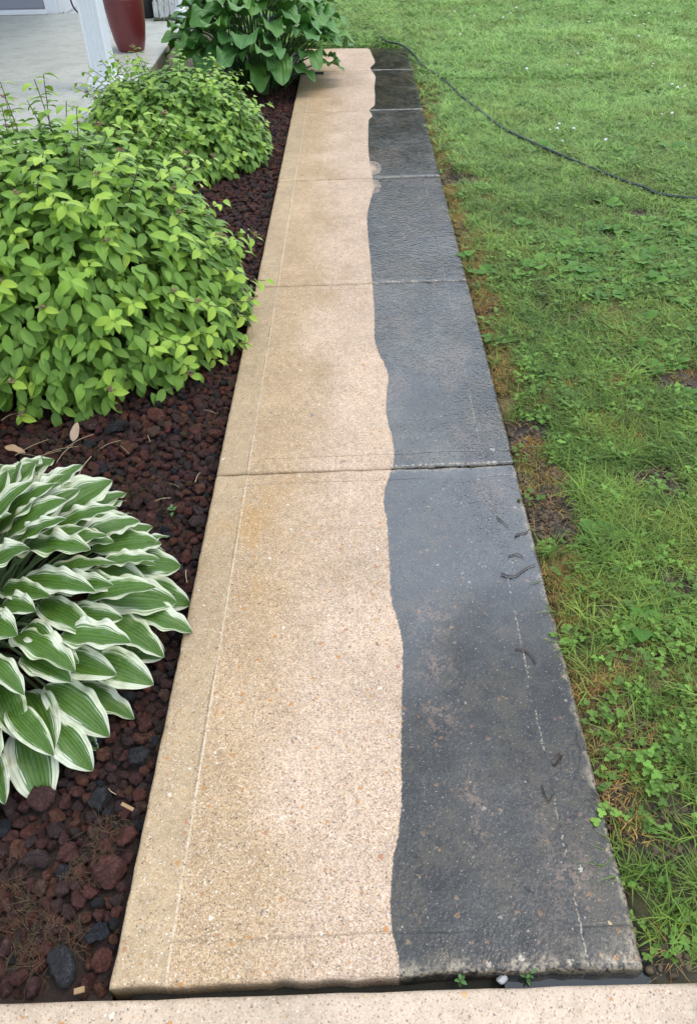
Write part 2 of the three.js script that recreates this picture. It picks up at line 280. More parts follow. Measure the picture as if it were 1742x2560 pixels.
// ---------------------------------------------------------------- ground
// patches: x, z, radius x, radius z, kind (s bare soil, m orange moss, d dead straw), strength
const PATCH = [[.50,-1.80,.07,.06,'s',1],[.52,-1.70,.06,.09,'s',1],[.535,-1.60,.055,.08,'s',1],[.56,-1.52,.05,.06,'s',.9],[.51,-2.0,.055,.07,'s',1],[.53,-1.95,.05,.05,'s',.9],
  [.50,-4.55,.05,.09,'s',1],[.56,-4.39,.09,.07,'s',1],[.65,-4.32,.06,.05,'s',.9],[.485,-3.65,.035,.10,'s',1],[.51,-2.86,.05,.06,'s',1],[1.28,-4.21,.08,.07,'s',.7],[.70,-2.85,.06,.05,'s',.7],[.80,-2.70,.07,.05,'s',.7],[1.12,-2.25,.10,.07,'s',1],
  [.86,-1.76,.06,.06,'s',1],[.89,-1.70,.05,.04,'s',.9],[.80,-1.31,.06,.05,'s',.8],[.56,-1.23,.04,.04,'s',.8],[.63,-1.10,.05,.035,'s',.9],[.53,-.94,.05,.05,'s',.9],[.58,-.86,.05,.04,'s',.8],[.49,-.80,.02,.10,'s',.8],[.53,-.68,.05,.05,'s',.7],[.61,-.66,.05,.05,'s',.7],[.50,-.45,.04,.02,'s',.9],[1.40,-3.82,.10,.05,'s',.8],[1.24,-3.54,.08,.04,'s',.8],
  [.56,-1.045,.06,.035,'m',1],[.50,-.72,.03,.05,'m',.9],[.56,-.58,.05,.04,'m',.8],[.52,-1.39,.04,.06,'m',.9],[.55,-1.65,.04,.04,'d',.9],[.51,-2.2,.04,.16,'d',1],[.52,-2.42,.05,.12,'m',.9],[.50,-2.62,.04,.10,'m',.7],[.54,-2.75,.06,.1,'d',.6],[.51,-3.05,.045,.13,'m',1],[.53,-3.3,.05,.12,'m',1],[.49,-3.85,.04,.14,'m',1],[.50,-4.15,.045,.16,'m',1],[.52,-4.8,.05,.16,'m',.8],[.53,-5.2,.05,.2,'m',.7],[.54,-5.9,.06,.35,'d',.9],[.56,-6.5,.07,.3,'m',.8],[.95,-3.45,.12,.12,'m',.35],[.9,-2.95,.12,.12,'m',.3],[.75,-3.6,.1,.12,'d',.3],[.87,-2.1,.08,.07,'m',.4],[.91,-1.42,.08,.06,'d',.6],[1.05,-2.1,.1,.1,'d',.3]];
function field(x, z) {
  let s = 0, m = 0, d = 0; const w = .7 + .75 * fbm(x * 17, z * 17, 3);
  for (const p of PATCH) {
    const q = (((x - p[0]) / p[2]) ** 2 + ((z - p[1]) / p[3]) ** 2) / 1.6; if (q > 4) continue;
    const v = p[5] * sstep(1.9, .55, q * w); if (p[4] === 's') s = Math.max(s, v); else if (p[4] === 'm') m = Math.max(m, v); else d = Math.max(d, v);
  }
  const n = fbm(x * 3.1 + 7, z * 3.1, 4), n2 = fbm(x * 11 + 7, z * 11, 3);
  s = Math.max(s, sstep(.64, .74, n2 * .55 + n * .45) * .6 * sstep(-9, -4, z));
  if (x > .4 && z > -5.5) { const q = fbm(x * 4.2 + 50, z * 4.2 + 21, 4), w = sstep(1.9, .6, x) * sstep(-5.5, -4, z); d = Math.max(d, w * sstep(.55, .68, q) * .75); m = Math.max(m, w * sstep(.60, .72, fbm(x * 6 + 5, z * 6 + 71, 3)) * .6); }
  const edge = sstep(.13, .02, x - .47 - .10 * n2);
  if (z > -7.2 && x > .4) { m = Math.max(m, edge * sstep(.42, .58, n) * .75); d = Math.max(d, edge * .45); }
  if (z > -1.05 && x > .4) { s = Math.max(s, sstep(-1.05, -.6, z) * sstep(.44, .60, n2) * .45); d = Math.max(d, .10 * n); m *= sstep(-.5, -1.0, z); d *= mix(.3, 1, sstep(-.6, -1.1, z)); }
  return [s, m, d, n, n2];
}
const inBed = (x, z) => x < -.46 && x > -1.6 && z < -.36 && z > -7.15;
const onLawn = (x, z) => (x > .465 && z < -.43 || z < -7.92 && x > -1.25 && z > -120) && !(x < .465 && z > -7.92);
function groundY(x, z) {
  if (x < -.44 && x > -5 && z < .6 && z > -7.4) return -.11;
  if (Math.abs(x) <= .46 && z < -.36 && z > -7.9 || z > -.40 && Math.abs(x) < 1.5) return (x > .2 && z < -.3 && z > -.5) ? -.055 : -.05;
  if (x < -1.1) return -.03;
  const [s, m] = field(x, z), e = x > .4 ? sstep(0, .16, x - .465) : sstep(0, .2, -7.9 - z);
  return mix(-.03, .004, e) + (fbm(x * 2.2, z * 2.2, 3) - .5) * .035 * e + s * (fbm(x * 45, z * 45, 3) - .55) * .035 + (fbm(x * 20, z * 20, 2) - .5) * .014 + m * .012;
}
const grainTex = (() => {
  const n = 512, d = new Uint8Array(n * n * 4), r = rng(5);
  for (let i = 0; i < n * n; i++) { const x = i % n, y = (i / n) | 0; const v = .55 + .5 * (vn(x / 8, y / 8) * .4 + vn(x / 3, y / 3) * .35 + r() * .25); const k = enc(clamp(v)); d[4 * i] = d[4 * i + 1] = d[4 * i + 2] = k; d[4 * i + 3] = 255; }
  return dtex(d, n, n, 4, true, true);
})();
{
  const xs = [-140, -60, -25, -12, -7, -4, -2.6, -2], zs = [30, 12, 5, 2, 1];
  for (let x = -1.7; x < 4.6; x += .026) xs.push(x); xs.push(5, 6, 8, 12, 25, 60, 140);
  for (let z = .55; z > -11.4; z -= .034) zs.push(z); zs.push(-12, -14, -18, -25, -40, -80, -160);
  const pos = [], col = [], idx = [], w = xs.length;
  for (const z of zs) for (const x of xs) {
    const y = groundY(x, z), [s, m, d, n, n2] = field(x, z);
    let c = mix3([.042, .046, .015], [.070, .066, .022], n); c = mix3(c, [.21, .155, .07], d * .7); c = mix3(c, [.115, .080, .024], m); c = mix3(c, mix3([.034, .027, .020], [.075, .060, .046], n2), s);
    if (x < .465 && z > -7.9) c = [.018, .017, .011];
    pos.push(x, y, z); col.push(...c);
  }
  for (let j = 0; j < zs.length - 1; j++) for (let i = 0; i < w - 1; i++) { const a = j * w + i, b = a + 1, c = a + w, e = c + 1; idx.push(a, b, c, b, e, c); }
  const g = new THREE.BufferGeometry();
  g.setAttribute('position', new THREE.Float32BufferAttribute(pos, 3)); g.setAttribute('color', new THREE.Float32BufferAttribute(col, 3)); g.setIndex(idx); g.computeVertexNormals();
  uvOf(g, (x, _, z) => [x * 1.7, z * 1.7]);
  tag(part('ground', g, mat({ vertexColors: true, map: grainTex, bumpMap: grainTex, bumpScale: .006, roughness: .92 })), 'brown soil under the lawn', null, null, 'structure');
}

// ---------------------------------------------------------------- porch, house, posts
const paint = (() => {
  const n = 512, d = new Uint8Array(n * n * 4), b = new Uint8Array(n * n);
  for (let i = 0; i < n * n; i++) { const x = i % n, y = (i / n) | 0, v = .80 + .22 * fbm(x / 90, y / 90, 5) + .10 * fbm(x / 9, y / 9, 3) - .2 * sstep(.70, .78, fbm(x / 26 + 9, y / 12, 4)); { const sp = sstep(.80, .84, vn(x / 2.2 + 70, y / 2.2)) * .7 + .28 * sstep(.52, .70, fbm(x / 44 + 31, y / 26, 4)); d.set([enc(.52 * v * (1 - .45 * sp)), enc(.53 * v * (1 - .42 * sp)), enc(.485 * v * (1 - .5 * sp)), 255], 4 * i); } b[i] = 255 * fbm(x / 4, y / 4, 4); }
  return [dtex(d, n, n, 4, true, true), dtex(b, n, n, 1, false, true)];
})();
const porchMat = mat({ map: paint[0], bumpMap: paint[1], bumpScale: .001, roughness: .5 });
const sideMat = (() => {
  const n = 256, d = new Uint8Array(n * n * 4);
  for (let i = 0; i < n * n; i++) { const x = i % n, y = (i / n) | 0, v = .7 + .5 * fbm(x / 16, y / 40, 4), q = sstep(.5, .75, fbm(x / 14 + 40, y / 30, 4)); const c = mix3([.33 * v, .29 * v, .22 * v], [.16, .145, .105], q); d.set([enc(c[0]), enc(c[1]), enc(c[2]), 255], 4 * i); }
  return mat({ map: dtex(d, n, n, 4, true, true), roughness: .85 });
})();
const FH = .2;
{
  const s = new THREE.Shape([[-1.345, 1.0], [-1.585, 8.59], [-5, 8.59], [-5, 1.0]].map((p) => new THREE.Vector2(p[0], p[1])));
  const g = new THREE.ExtrudeGeometry(s, { depth: .3, bevelEnabled: true, bevelSize: .012, bevelThickness: .012, bevelSegments: 3 });
  g.rotateX(-Math.PI / 2); g.translate(0, FH - .312, 0);
  uvOf(g, (x, y, z) => [x * .8 + y * .1, z * .8 + y * 1.5]);
  const ix = g.index ? g.toNonIndexed() : g; ix.clearGroups();
  const N = ix.attributes.normal, tri = N.count / 3, top = [], side = [];
  for (let t = 0; t < tri; t++) (N.getY(3 * t) > .6 && ix.attributes.position.getY(3 * t) > FH - .01 ? top : side).push(3 * t, 3 * t + 1, 3 * t + 2);
  const sub = (a) => { const h = ix.clone(); h.setIndex(a); return h; };
  const p = tag(new THREE.Group(), 'raised grey painted concrete porch floor', null, null, 'structure'); p.name = 'porch_floor'; scene.add(p);
  part('floor_top', sub(top), porchMat, p); part('floor_edge', sub(side), sideMat, p);
}
const white = mat({ color: rgb(.78, .80, .82), roughness: .35 }), whiteB = mat({ color: rgb(.74, .77, .80), roughness: .45 });
const blackP = mat({ color: rgb(.012, .012, .014), roughness: .4 });
{
  const h = thing('house', 'white sided house wall with grey door at the back of the porch', 'house', [-2.85, FH, -8.6]);
  part('wall', box(2.3, 2.5, .12, .002, -1.25, 0, -.085), whiteB, h);
  const d = part('door', box(1.35, 2.05, .05, .004, -.795, .045, .0), mat({ color: rgb(.26, .27, .31), roughness: .5 }), h);
  part('threshold', box(1.37, .04, .10, .006, -.79, .002, .03), white, d);
  part('corner_trim', box(.105, 2.5, .03, .004, -.06, 0, .02), white, h);
  part('corner_trim', box(.03, 2.5, .10, .004, .008, 0, -.04), white, h);
  part('side_wall', box(.1, 2.8, 4, .002, -.07, -.3, -2.1), whiteB, h);
  for (let i = 0; i < 22; i++) { const b = box(.016, .124, 3.9, .003); b.rotateZ(.1); b.translate(-.004, -.28 + i * .125, -2.1); part('siding_board', b, whiteB, h); }
  const rf = part('porch_roof', box(4.3, .18, 8.6, .01, -1.15, 2.42, 3.8), whiteB, h);
  part('gutter', box(.12, .12, 8.6, .02, 1.06, 2.46, 3.8), white, rf);
}
function post(x, z, label) {
  const t = thing('porch_post', label, 'post', [x, FH, z], -.035, 'white porch posts');
  const a = .066, s = new THREE.Shape(), n = 4, pts = [];
  const side = []; for (let i = 0; i < n; i++) { const u0 = -1 + .2 + (i / n) * 1.6, u1 = u0 + .4; side.push([u0, 1], [u0 + .05, .85], [u0 + .30, .85], [u0 + .35, 1]); if (i === n - 1) side.push([u1, 1]); }
  for (let k = 0; k < 4; k++) { const c = Math.cos(k * Math.PI / 2), q = Math.sin(k * Math.PI / 2); pts.push([(-.93) * c - 1 * q, (-.93) * q + 1 * c]); for (const [u, v] of side) pts.push([u * c + v * q, -u * q + v * c]); }
  const all = []; for (let k = 0; k < 4; k++) { const c = Math.cos(-k * Math.PI / 2), q = Math.sin(-k * Math.PI / 2); for (const [u, v] of [[-.94, 1], ...side, [.94, 1]]) all.push(new THREE.Vector2((u * c - v * q) * a, (u * q + v * c) * a)); }
  s.setFromPoints(all);
  const g = new THREE.ExtrudeGeometry(s, { depth: 2.3, bevelEnabled: false }); g.rotateX(-Math.PI / 2); g.translate(0, .08, 0);
  part('shaft', g, white, t);
  part('base', mergeGeometries([box(.19, .05, .19, .006), box(.165, .03, .165, .006, 0, .05, 0)]), white, t);
  part('capital', mergeGeometries([box(.165, .03, .165, .006, 0, 2.35, 0), box(.19, .05, .19, .006, 0, 2.38, 0)]), white, t);
}
post(-1.685, -5.68, 'white fluted porch post rising behind the rounded shrub');
post(-1.655, -8.20, 'white porch post with stepped base at the far porch corner');
{ // planter
  const t = thing('tall_planter', 'tall glossy dark red planter on the porch beside the post', 'planter', [-1.772, FH, -6.86]);
  const pr = [[0, 0], [.092, 0], [.100, .005], [.120, .07], [.137, .17], [.146, .27], [.150, .34], [.151, .352], [.147, .358], [.140, .352], [.136, .315], [0, .315]].map((p) => new THREE.Vector2(...p));
  const bt = (() => { const n = 128, b = new Uint8Array(n * n); for (let i = 0; i < n * n; i++) b[i] = 255 * vn((i % n) / 30, ((i / n) | 0) / 2.2); return dtex(b, n, n, 1, false, true); })();
  part('pot', new THREE.LatheGeometry(pr, 64), mat({ color: rgb(.135, .016, .017), roughness: .42, clearcoat: .4, clearcoatRoughness: .25, bumpMap: bt, bumpScale: .0012 }), t);
  const sg = new THREE.CircleGeometry(.137, 24); sg.rotateX(-Math.PI / 2); sg.translate(0, .32, 0); part('soil', sg, mat({ color: rgb(.02, .015, .01), roughness: 1 }), t);
}
{ // picket planter and black pot
  const t = thing('picket_planter', 'small weathered white picket fence planter with mossy foot', 'planter', [-1.735, FH, -8.16], .06);
  const wm = (() => { const n = 128, d = new Uint8Array(n * n * 4); for (let i = 0; i < n * n; i++) { const q = sstep(.5, .7, fbm((i % n) / 5, ((i / n) | 0) / 28, 4)), c = mix3([.58, .59, .58], [.40, .40, .38], q); d.set([enc(c[0]), enc(c[1]), enc(c[2]), 255], 4 * i); } return mat({ map: dtex(d, n, n, 4, true, true), roughness: .8 }); })();
  for (let i = 0; i < 4; i++) {
    const s = new THREE.Shape([[-.0185, 0], [.0185, 0], [.0185, .125], [0, .155], [-.0185, .125]].map((p) => new THREE.Vector2(...p)));
    const g = new THREE.ExtrudeGeometry(s, { depth: .012, bevelEnabled: true, bevelSize: .002, bevelThickness: .002, bevelSegments: 1 }); g.translate(-.077 + i * .050, .015, .05 + (i % 2) * .002);
    uvOf(g, (x, y) => [x * 8, y * 5]); part('picket', g, wm, t);
  }
  part('trough', box(.20, .06, .07, .004, -.003, .012, -.018), mat({ color: rgb(.10, .10, .09), roughness: .9 }), t);
  const R = rng(4), gs = []; for (let i = 0; i < 60; i++) { const g = new THREE.IcosahedronGeometry(.006 + .008 * R(), 1); const a = R(); g.translate(-.11 + .24 * R(), .006 + .016 * R(), a < .75 ? .058 + .01 * R() : -.03 + .08 * R()); if (a >= .75) g.translate(.11, 0, 0); gs.push(g.index ? g.toNonIndexed() : g); }
  part('moss', mergeGeometries(gs), mat({ color: rgb(.075, .10, .05), roughness: 1 }), t);
  const b = thing('plastic_pot', 'small black plastic pot behind the picket planter', 'pot', [-1.915, FH, -8.30]);
  part('pot_body', new THREE.LatheGeometry([[0, 0], [.07, 0], [.09, .16], [.097, .165], [.097, .19], [.09, .19], [.085, .15], [0, .15]].map((p) => new THREE.Vector2(...p)), 28), blackP, b);
  const gl = thing('glass_jar', 'small clear glass ornament beside the picket planter', 'ornament', [-1.615, FH, -8.11]);
  part('jar', new THREE.LatheGeometry([[0, .001], [.03, .001], [.04, .02], [.038, .05], [.022, .065], [.022, .075]].map((p) => new THREE.Vector2(...p)), 24), mat({ color: rgb(.8, .9, .88), transmission: 1, roughness: .05, side: THREE.DoubleSide }), gl);
}
{ // cables by the side wall
  const t = thing('hanging_cable', 'thin black cables looped against the white siding', 'cable', [-2.80, FH, -8.72]);
  part('cable', tube([[.07, .75, -.05], [.05, .3, 0], [.06, .06, .02], [.10, -.02, .0]], .008, .008, 20), blackP, t);
  part('cable', tube([[.18, .8, -.02], [.20, .35, 0], [.245, .02, .02], [.25, -.12, 0]], .012, .012, 20), blackP, t);
}
// concrete path behind the porch and its stone edging
{
  const s = new THREE.Shape([[-1.72, 8.75], [-1.50, 9.3], [-1.45, 12], [-2.7, 12], [-2.7, 8.75]].map((p) => new THREE.Vector2(...p)));
  const g = new THREE.ExtrudeGeometry(s, { depth: .06, bevelEnabled: true, bevelSize: .01, bevelThickness: .01, bevelSegments: 2 }); g.rotateX(-Math.PI / 2); g.translate(0, -.06, 0); uvOf(g, (x, y, z) => [x + y, z]);
  const n = 256, d = new Uint8Array(n * n * 4); for (let i = 0; i < n * n; i++) { const v = .7 + .5 * fbm((i % n) / 20, ((i / n) | 0) / 20, 5); d.set([enc(.30 * v), enc(.275 * v), enc(.235 * v), 255], 4 * i); }
  tag(part('back_path', g, mat({ map: dtex(d, n, n, 4, true, true), roughness: .85 })), 'grey concrete path beyond the porch corner', null, null, 'structure');
}

// ---------------------------------------------------------------- rocks
function rockGeo(seed, detail = 3, cuts = 12, rough = .40) {
  const r = rng(seed), g0 = new THREE.IcosahedronGeometry(1, detail); g0.deleteAttribute('normal'); g0.deleteAttribute('uv');
  const g = mergeVertices(g0, 1e-4), P = g.attributes.position, pl = [], ox = r() * 50;
  for (let i = 0; i < cuts; i++) pl.push([V(r() * 2 - 1, r() * 2 - 1, r() * 2 - 1).normalize(), .52 + .35 * r()]);
  const v = V(0, 0, 0);
  for (let i = 0; i < P.count; i++) {
    v.fromBufferAttribute(P, i); const n = v.clone();
    v.multiplyScalar(1 + .28 * (vn3(n.x * 1.6 + ox, n.y * 1.6, n.z * 1.6) - .5));
    for (const [q, d] of pl) { const e = v.dot(q) - d; if (e > 0) v.addScaledVector(q, -e * .9); }
    v.multiplyScalar(1 + rough * 1.5 * (vn3(n.x * 4 + ox, n.y * 4, n.z * 4) - .5) - rough * 1.1 * Math.max(0, vn3(n.x * 8 + ox, n.y * 8 + 3, n.z * 8) - .5) + rough * 1.0 * (vn3(n.x * 15 + ox, n.y * 15, n.z * 15) - .5));
    P.setXYZ(i, v.x, v.y, v.z);
  }
  g.computeVertexNormals(); uvOf(g, (x, y, z) => [Math.atan2(z, x) / 6.283 * 3, y * .9]); return g;
}
const pitTex = (() => {
  const n = 256, b = new Uint8Array(n * n), c = new Uint8Array(n * n * 4), r = rng(9);
  for (let i = 0; i < n * n; i++) { const x = i % n, y = (i / n) | 0, v = .5 + .8 * (fbm(x / 14, y / 14, 4) - .5) + .25 * (r() - .5) - .9 * sstep(.60, .72, vn(x / 6, y / 6)) - .5 * sstep(.62, .75, vn(x / 3 + 9, y / 3)); b[i] = 255 * clamp(v); const k = enc(clamp(.55 + .75 * (fbm(x / 30 + 7, y / 30, 4) - .35) + .3 * (v - .5))); c.set([k, k, k, 255], 4 * i); }
  return [dtex(b, n, n, 1, false, true), dtex(c, n, n, 4, true, true)];
})();
const ROCKC = [[.27, .092, .064], [.22, .082, .062], [.19, .080, .068], [.155, .074, .064], [.30, .120, .070], [.13, .074, .066], [.068, .064, .068], [.050, .054, .066], [.23, .120, .080]];
const rockM = ROCKC.map((c) => mat({ color: rgb(...c), map: pitTex[1], bumpMap: pitTex[0], bumpScale: .009, roughness: .5, specularIntensity: .8 }));
const rockG = []; for (let i = 0; i < 14; i++) rockG.push(rockGeo(100 + i * 7));
const bed = tag(new THREE.Group(), 'planting bed of dark red lava rock between porch and walkway', null, null, 'structure'); bed.name = 'planting_bed'; scene.add(bed);
{
  const pos = [], idx = [], nx = 44, nz = 200;
  for (let j = 0; j <= nz; j++) for (let i = 0; i <= nx; i++) { const x = mix(-1.62, -.462, i / nx), z = mix(-.36, -7.2, j / nz); pos.push(x, -.066 + .02 * fbm(x * 9, z * 9, 3), z); }
  for (let j = 0; j < nz; j++) for (let i = 0; i < nx; i++) { const a = j * (nx + 1) + i, b = a + 1, c = a + nx + 1; idx.push(a, b, c, b, c + 1, c); }
  const g = new THREE.BufferGeometry(); g.setAttribute('position', new THREE.Float32BufferAttribute(pos, 3)); g.setIndex(idx); g.computeVertexNormals(); uvOf(g, (x, _, z) => [x * 3, z * 3]);
  part('soil', g, mat({ color: rgb(.040, .024, .018), map: grainTex, bumpMap: grainTex, bumpScale: .008, roughness: .9 }), bed);
}
// notable single rocks: x, z, half sizes, turn, tone, label
const BIG = [
  [-.555, -.452, [.028, .022, .047], .35, 6, 'long slate grey lava rock at the front end of the bed'], [-.508, -.505, [.026, .02, .023], .2, 7, 'blue black lava rock just behind the long grey one'],
  [-.487, -.461, [.026, .02, .023], .8, 0, 'round rust red lava rock at the front walkway corner'], [-.512, -.612, [.042, .028, .036], .4, 1, 'largest maroon lava rock beside the walkway edge'],
  [-.492, -.683, [.024, .022, .024], 1.2, 0, 'round red lava rock touching the walkway edge'], [-.66, -.64, [.036, .026, .022], .1, 5, 'flat dark brown lava rock left of the large maroon one'],
  [-.690, -.765, [.036, .03, .034], .6, 2, 'blocky plum lava rock under the hosta edge'], [-.505, -.862, [.032, .024, .026], .3, 6, 'wide black lava rock beside the walkway below the hosta'],
  [-.566, -.762, [.03, .024, .03], 2.1, 6, 'round dark grey lava rock in the middle of the near bed'], [-.612, -.900, [.020, .018, .022], 1, 7, 'small blue black lava rock close under the hosta tips'],
  [-.572, -1.008, [.034, .022, .024], .7, 6, 'long grey lava rock against the lowest hosta leaf'], [-.838, -2.085, [.05, .028, .028], .5, 6, 'big slate grey lava rock in front of the lime shrub'],
];
for (let i = 0; i < BIG.length; i++) {
  const b = BIG[i], o = part('lava_rock', rockG[(i * 3 + 2) % 14], rockM[b[4]]); o.position.set(b[0], -.03, b[1]); o.scale.set(b[2][0] * .88, b[2][1] * .9, b[2][2] * .88); o.rotation.y = b[3];
  tag(o, b[5], 'rock', 'standout lava rocks in the bed');
}
{
  const R = rng(31), cell = new Map(), key = (x, z) => Math.floor(x / .06) * 10000 + Math.floor(z / .06), L = [];
  const hit = (x, z, r, k) => { for (let i = -1; i <= 1; i++) for (let j = -1; j <= 1; j++) for (const o of cell.get(key(x + i * .06, z + j * .06)) || []) if ((o[0] - x) ** 2 + (o[1] - z) ** 2 < ((o[2] + r) * k) ** 2) return true; return false; };
  const put = (x, z, r) => { const k = key(x, z); if (!cell.has(k)) cell.set(k, []); cell.get(k).push([x, z, r]); };
  for (const b of BIG) put(b[0], b[1], Math.max(b[2][0], b[2][2]) * .9);
  for (const [rr, tries, k] of [[.022, 110, .8], [.0165, 2400, .76], [.0135, 24000, .74], [.0105, 46000, .74], [.0075, 46000, .8]]) for (let i = 0; i < tries; i++) {
    const z = mix(-.4, -7.1, R() ** 1.15), x = mix(-1.5, -.475, R()), r = rr * (.8 + .4 * R()); if (x + r > -.462 || z + r > -.405 || hit(x, z, r, k)) continue;
    put(x, z, r); const moss = fbm(x * 5, z * 5, 3);
    L.push({ x, z, r, y: -.062 + r * (.75 + .5 * R()) + .012 * R(), m: M4(0, 0, 0, 0, 0, 0, 1), sx: r * (.9 + .45 * R()), sy: r * (.75 + .35 * R()), sz: r * (.9 + .45 * R()), ry: R() * 6.3, rx: (R() - .5) * 1.1, rz: (R() - .5) * 1.1, g: (R() * 14) | 0, c: R() < .90 ? (R() * 6) | 0 : R() < .62 ? 6 + ((R() * 2) | 0) : 8 });
  }
  const under = (o) => Math.hypot(o.x + .87, o.z + 1.15) < .36 || Math.hypot((o.x + 1.12) / .62, (o.z + 2.75) / .58) < 1;
  const cand = L.filter((o) => inView(o.x, o.y, o.z, .02) && !under(o)).sort((a, b) => b.r / Math.hypot(b.x, 1.45, b.z) - a.r / Math.hypot(a.x, 1.45, a.z));
  const top = new Set(cand.slice(0, 300));
  const byG = rockG.map(() => [[], []]);
  for (const o of L) {
    if (top.has(o)) { const q = part('rock', rockG[o.g], rockM[o.c], bed); q.position.set(o.x, o.y, o.z); q.rotation.set(o.rx, o.ry, o.rz, 'YXZ'); q.scale.set(o.sx, o.sy, o.sz); }
    else { byG[o.g][0].push(M4(o.x, o.y, o.z, o.ry, o.rx, o.rz, o.sx, o.sy, o.sz)); byG[o.g][1].push(ROCKC[o.c].map((v) => v * (.8 + .4 * R()))); }
  }
  const fm = mat({ color: rgb(1, 1, 1), map: pitTex[1], bumpMap: pitTex[0], bumpScale: .009, roughness: .5, specularIntensity: .8 });
  const fill = new THREE.Group(); fill.name = 'rock_fill'; fill.userData.kind = 'stuff'; bed.add(fill);
  byG.forEach(([m, c], i) => { if (m.length) inst('rock_heap', rockG[i], fm, m, c, fill); });
  console.log('rocks', L.length);
}
// landscape stones by the porch and at the back
{
  const sm = (c) => mat({ color: rgb(...c), map: pitTex[1], bumpMap: pitTex[0], bumpScale: .006, roughness: .8 });
  const st = (x, y, z, s, ry, c, sd, label) => { const o = part('landscape_stone', rockGeo(sd, 4, 10, .1), sm(c)); o.position.set(x, y, z); o.scale.set(...s); o.rotation.y = ry; tag(o, label, 'stone'); };
  st(-1.33, -.03, -7.55, [.20, .08, .42], .1, [.30, .265, .20], 501, 'flat pale stone lying between porch and dark green hosta');
  st(-1.10, 0, -6.45, [.09, .07, .08], .4, [.25, .25, .27], 502, 'rounded grey stone half hidden behind the rounded shrub');
  st(-.97, 0, -6.42, [.08, .06, .07], 1.4, [.24, .24, .25], 503, 'smaller grey stone beside the hosta stems');
  st(-1.28, .03, -9.55, [.14, .16, .7], .04, [.22, .17, .13], 504, 'rough brown edging stone along the back path');
}

// ---------------------------------------------------------------- leaves
function leafGeo({ L, W, nu = 16, nv = 8, prof, fold = .2, up = .4, droop = 1.2, ruffle = .1, waves = 2, corr = 0, veins = 9, lobe = 0, seed = 1, twist = 0 }) {
  const r = rng(seed), ph = [r() * 6, r() * 6], pos = [], idx = [], uv = []; let y = 0, z = 0;
  for (let i = 0; i <= nu; i++) {
    const t = i / nu, a = up - droop * (t - .05 * Math.sin(t * 9 + ph[0])); if (i) { z += Math.cos(a) * L / nu; y += Math.sin(a) * L / nu; }
    const w = W / 2 * prof(t), tw = twist * t;
    for (let j = 0; j <= nv; j++) {
      const s = j / nv * 2 - 1, q = Math.abs(s), side = s < 0 ? 0 : 1;
      let n = q * w * fold - q * q * w * fold * .35 + ruffle * W * q * q * Math.sin(t * waves * 6.283 + ph[side]) * Math.sin(Math.PI * Math.min(1, t * 1.05)) + corr * Math.cos(s * Math.PI * veins) * Math.sin(Math.PI * t) * (1 - .4 * q);
      let x = s * w * (1 - .12 * fold), zz = z - lobe * q * q * (1 - t) ** 5, yy = y;
      const ny = Math.cos(a), nz = -Math.sin(a), X = x * Math.cos(tw) - n * Math.sin(tw); n = x * Math.sin(tw) + n * Math.cos(tw); x = X;
      pos.push(x, yy + n * ny, zz + n * nz); uv.push(t, j / nv);
    }
  }
  for (let i = 0; i < nu; i++) for (let j = 0; j < nv; j++) { const a = i * (nv + 1) + j, b = a + 1, c = a + nv + 1; idx.push(a, c, b, b, c, c + 1); }
  const g = new THREE.BufferGeometry(); g.setAttribute('position', new THREE.Float32BufferAttribute(pos, 3)); g.setAttribute('uv', new THREE.Float32BufferAttribute(uv, 2)); g.setIndex(idx); g.computeVertexNormals(); return g;
}
const ovate = (t) => { const v = Math.pow(t, .55) * Math.pow(1 - t, .82) * 2.05; return Math.max(t < .5 ? .06 : .004, v); };
const heart = (t) => Math.max(.004, Math.pow(1 - t, .62) * (.62 + 1.5 * t - .7 * t * t) * Math.min(1, .35 + t * 6));
const elliptic = (t) => Math.max(t < .5 ? .05 : .01, Math.pow(Math.sin(Math.PI * Math.pow(t, .86)), .85));
const obov = (t) => Math.max(t < .5 ? .07 : .02, Math.pow(t, .9) * Math.pow(1 - t, .42) * 2.1);
const leafMat = (o) => mat({ roughness: .72, transmission: .32, clearcoat: .22, clearcoatRoughness: .32, side: THREE.DoubleSide, ...o });

